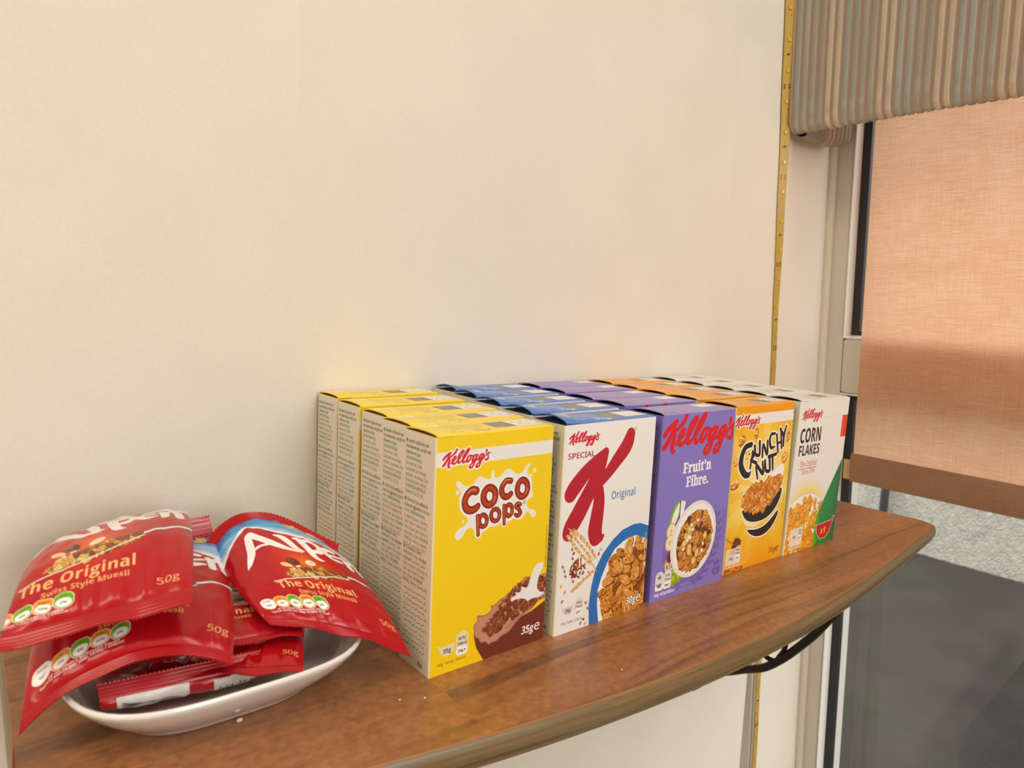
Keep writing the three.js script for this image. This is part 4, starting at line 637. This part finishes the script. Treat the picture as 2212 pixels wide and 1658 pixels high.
// ---------- muesli sachets ----------
const sachetTex = sachetArt();
const film = phys({ map: sachetTex, roughness: 0.3, clearcoat: 0.35, clearcoatRoughness: 0.16, specularIntensity: 0.5 });
function sachet(label, q, o = {}) {
  // q: corners top-left, top-right, bottom-left, bottom-right; o.t/o.b/o.l/o.r: how far the middle of each edge bows
  const [TL, TR, BL, BR] = q.map((a) => V(...a)), bow = (a) => V(...(a || [0, 0, 0]));
  const bt = bow(o.t), bb = bow(o.b), bl = bow(o.l), br = bow(o.r), par = (s) => 4 * s * (1 - s);
  const base = (u, v) => {
    const T = TL.clone().lerp(TR, u).addScaledVector(bt, par(u)), Bm = BL.clone().lerp(BR, u).addScaledVector(bb, par(u));
    const L = TL.clone().lerp(BL, v).addScaledVector(bl, par(v)), R = TR.clone().lerp(BR, v).addScaledVector(br, par(v));
    const bil = TL.clone().lerp(TR, u).lerp(BL.clone().lerp(BR, u), v);
    const p = T.lerp(Bm, v).add(L.lerp(R, u)).sub(bil); if (o.hook && v < o.hook) { const h = 1 - v / o.hook; p.y += o.rise * h * h; p.z -= o.back * h * h; } return p;
  };
  const nrm = (u, v) => { const h = 0.01, a = base(Math.min(1, u + h), v).sub(base(Math.max(0, u - h), v)), b = base(u, Math.min(1, v + h)).sub(base(u, Math.max(0, v - h))); return b.cross(a).normalize(); };
  const t0 = o.seal0 ?? 0.075, t1 = 1 - (o.seal1 ?? 0.07), T = o.thick ?? 0.0065, sd = (o.seed ?? 1) * 13.7;
  const pill = (u, v) => Math.pow(1 - Math.pow(Math.abs(2 * u - 1), 2.8), 0.62) * Math.pow(clamp(Math.min((v - t0) / 0.26, (t1 - v) / 0.26), 0, 1), 0.62);
  const wr = (u, v) => { const e = Math.min(v - t0, t1 - v), n1 = 0.6 * vnoise(u * 8 + sd, v * 3 + (v > 0.5 ? 40 : 0)) + 0.4 * vnoise(u * 21 + sd, v * 3.5 + 11), fold = Math.abs(n1 - 0.5) * 3; return 0.0017 * (0.4 + 1.2 * vnoise(u * 3.3 + sd, 7.7)) * (0.5 - fold) * Math.exp(-Math.max(e, 0) / 0.13) * smooth(-0.01, 0.05, e) + 0.0011 * (vnoise(u * 5 + sd, v * 6 + 3) - 0.5) * smooth(0, 0.2, e) * smooth(0, 0.12, Math.min(u, 1 - u)) + 0.0006 * (vnoise(u * 17 + sd, v * 19) - 0.5) * smooth(0, 0.2, e); };
  const g = thing('muesli_sachet', label, 'sachet', [0, 0, 0], 'muesli sachets in the dish');
  const [s0, s1] = o.span ?? [0, PW], fr = (u, v) => [(PM + s0 + (s1 - s0) * u) / PT, 1 - (v < 0.91 ? clamp(v - (o.low ?? 0) * smooth(1, 0.8, v), 0.001, 1) : v)], bk = (u, v) => [(PW + 3 * PM + PW * (1 - u)) / PT, 1 - v];
  const uvF = o.faceDown ? bk : fr, uvB = o.faceDown ? fr : bk;
  const f = (s, th) => (u, vv) => { const v = t0 + (t1 - t0) * vv; return base(u, v).addScaledVector(nrm(u, v), s * (0.0002 + th * pill(u, v)) + (pill(u, v) > 0.001 ? wr(u, v) * (s > 0 ? 1 : -0.6) : 0)); };
  const vv = (h) => (u, v) => h(u, t0 + (t1 - t0) * v);
  part(g, 'film_pouch', mergeGeometries([flip(grid(80, 84, f(1, T), vv(uvF))), grid(48, 48, f(-1, T * (o.under ?? 0.75)), vv(uvB))]), film);
  const fin = (a, b, cr, edge) => {
    const w = (u, v) => { const q = a + (b - a) * v; return base(u, clamp(q, 0, 1)).addScaledVector(nrm(u, q), 0.00035 * Math.sin(v * 34) * smooth(0.08, 0.2, v) + 0.0026 * (vnoise(u * 5 + sd, edge * 9) - 0.5) * v + (o.curl && edge ? o.curl * v * v * smooth(o.curl0 ?? 0, (o.curl0 ?? 0) + 0.3, u) : 0) + (o.curlT && !edge ? o.curlT * v * v : 0)); };
    const wz = (u, v) => { const k = u * 44, z = Math.abs(k - Math.round(k)) * 2 * 0.0009 * (v > 0.99 ? 1 : 0); const p = w(u, v); if (z) { const dir = w(u, 1).sub(w(u, 0.9)).normalize(); p.addScaledVector(dir, -z); } return p; };
    const n2 = (u, v) => nrm(u, a + (b - a) * v);
    const gm = sheet(88, 16, wz, n2, 0.00014, (u, v) => uvF(u, a + (b - a) * v), (u, v) => uvB(u, a + (b - a) * v));
    part(g, edge ? 'bottom_seal' : 'top_seal', edge ? flip(gm) : gm, film);
  };
  fin(t0, 0, 1, 0); fin(t1, 1, 1, 1);
  return g;
}
sachet('red sachet lowest in the dish, its front end curled up by the rim', [[-0.1185, 0.0135, 0.1330], [-0.0575, 0.0145, 0.1425], [-0.113, 0.0105, 0.066], [-0.054, 0.0105, 0.074]], { thick: 0.0035, under: 0.5, seed: 6, hook: 0.26, rise: 0.0090, back: 0.0150, seal0: 0.09, faceDown: true });
sachet('red sachet flat at the right of the dish, end seal folded by the rim', [[-0.070, 0.0185, 0.046], [-0.024, 0.0245, 0.074], [-0.103, 0.0190, 0.116], [-0.0560, 0.0202, 0.1475]], { thick: 0.0042, seed: 5, under: 0.3 });
sachet('red sachet in the middle of the pile, mostly hidden beneath its neighbours', [[-0.092, 0.0285, 0.052], [-0.036, 0.029, 0.060], [-0.102, 0.0265, 0.120], [-0.0485, 0.0270, 0.1310]], { thick: 0.005, seed: 4, under: 0.35, span: [40, 780] });
sachet('red sachet at lower left, drooping over the dish rim onto the shelf', [[-0.119, 0.041, 0.046], [-0.0607, 0.049, 0.0501], [-0.1409, 0.0120, 0.1196], [-0.0793, 0.0262, 0.1388]], { thick: 0.006, seed: 3, l: [-0.002, 0.006, 0], r: [0.004, 0.001, 0.002], b: [0, 0.012, -0.002], under: 0.15, curlT: 0.008, seal0: 0.065, span: [0, 740] });
sachet('red sachet at upper left, topmost of the heap and overhanging to the left', [[-0.1215, 0.0355, 0.027], [-0.0645, 0.0455, 0.017], [-0.1457, 0.0380, 0.1110], [-0.0912, 0.0505, 0.1345]], { thick: 0.0070, seed: 2, l: [0, 0.014, 0], r: [0.002, 0.0135, 0], under: 0.1, curlT: -0.006, span: [145, 755], low: 0.06 });
sachet('red sachet at right with its blue top towards the wall, leaning on the yellow boxes', [[-0.0643, 0.0450, 0.0673], [-0.0127, 0.0385, 0.0802], [-0.0601, 0.0315, 0.1255], [-0.0083, 0.0118, 0.1453]], { thick: 0.0050, seed: 1, t: [-0.003, 0.012, -0.019], l: [-0.004, 0.002, 0], r: [0.001, 0.004, 0], b: [0, 0.003, 0.002], under: 0.4, curlT: 0.003, seal0: 0.055, span: [0, 745] });

// ---------- crumbs ----------
const crumbMat = std({ color: 0xe6dcc8, roughness: 0.8 });
for (const [x, z, s, label] of [[-0.0742, 0.1322, 0.0012, 'largest pale crumb on the shelf, just in front of the dish'], [-0.018, 0.1535, 0.0005, 'tiny crumb left of the front yellow box corner'], [-0.009, 0.158, 0.0005, 'tiny crumb just before the front yellow box corner'], [0.075, 0.188, 0.0005, 'tiny crumb in front of the big red letter box']]) {
  const m = new THREE.Mesh(new THREE.IcosahedronGeometry(s, 1), crumbMat); m.scale.set(1, 0.55, 0.8); m.position.set(x, s * 0.5, z); m.name = numbered('crumb'); scene.add(m);
  tag(m, label, 'crumb', 'crumbs on the shelf');
}
scene.traverse((o) => { if (o.isMesh) { o.castShadow = true; o.receiveShadow = true; } });
renderer.render(scene, camera);
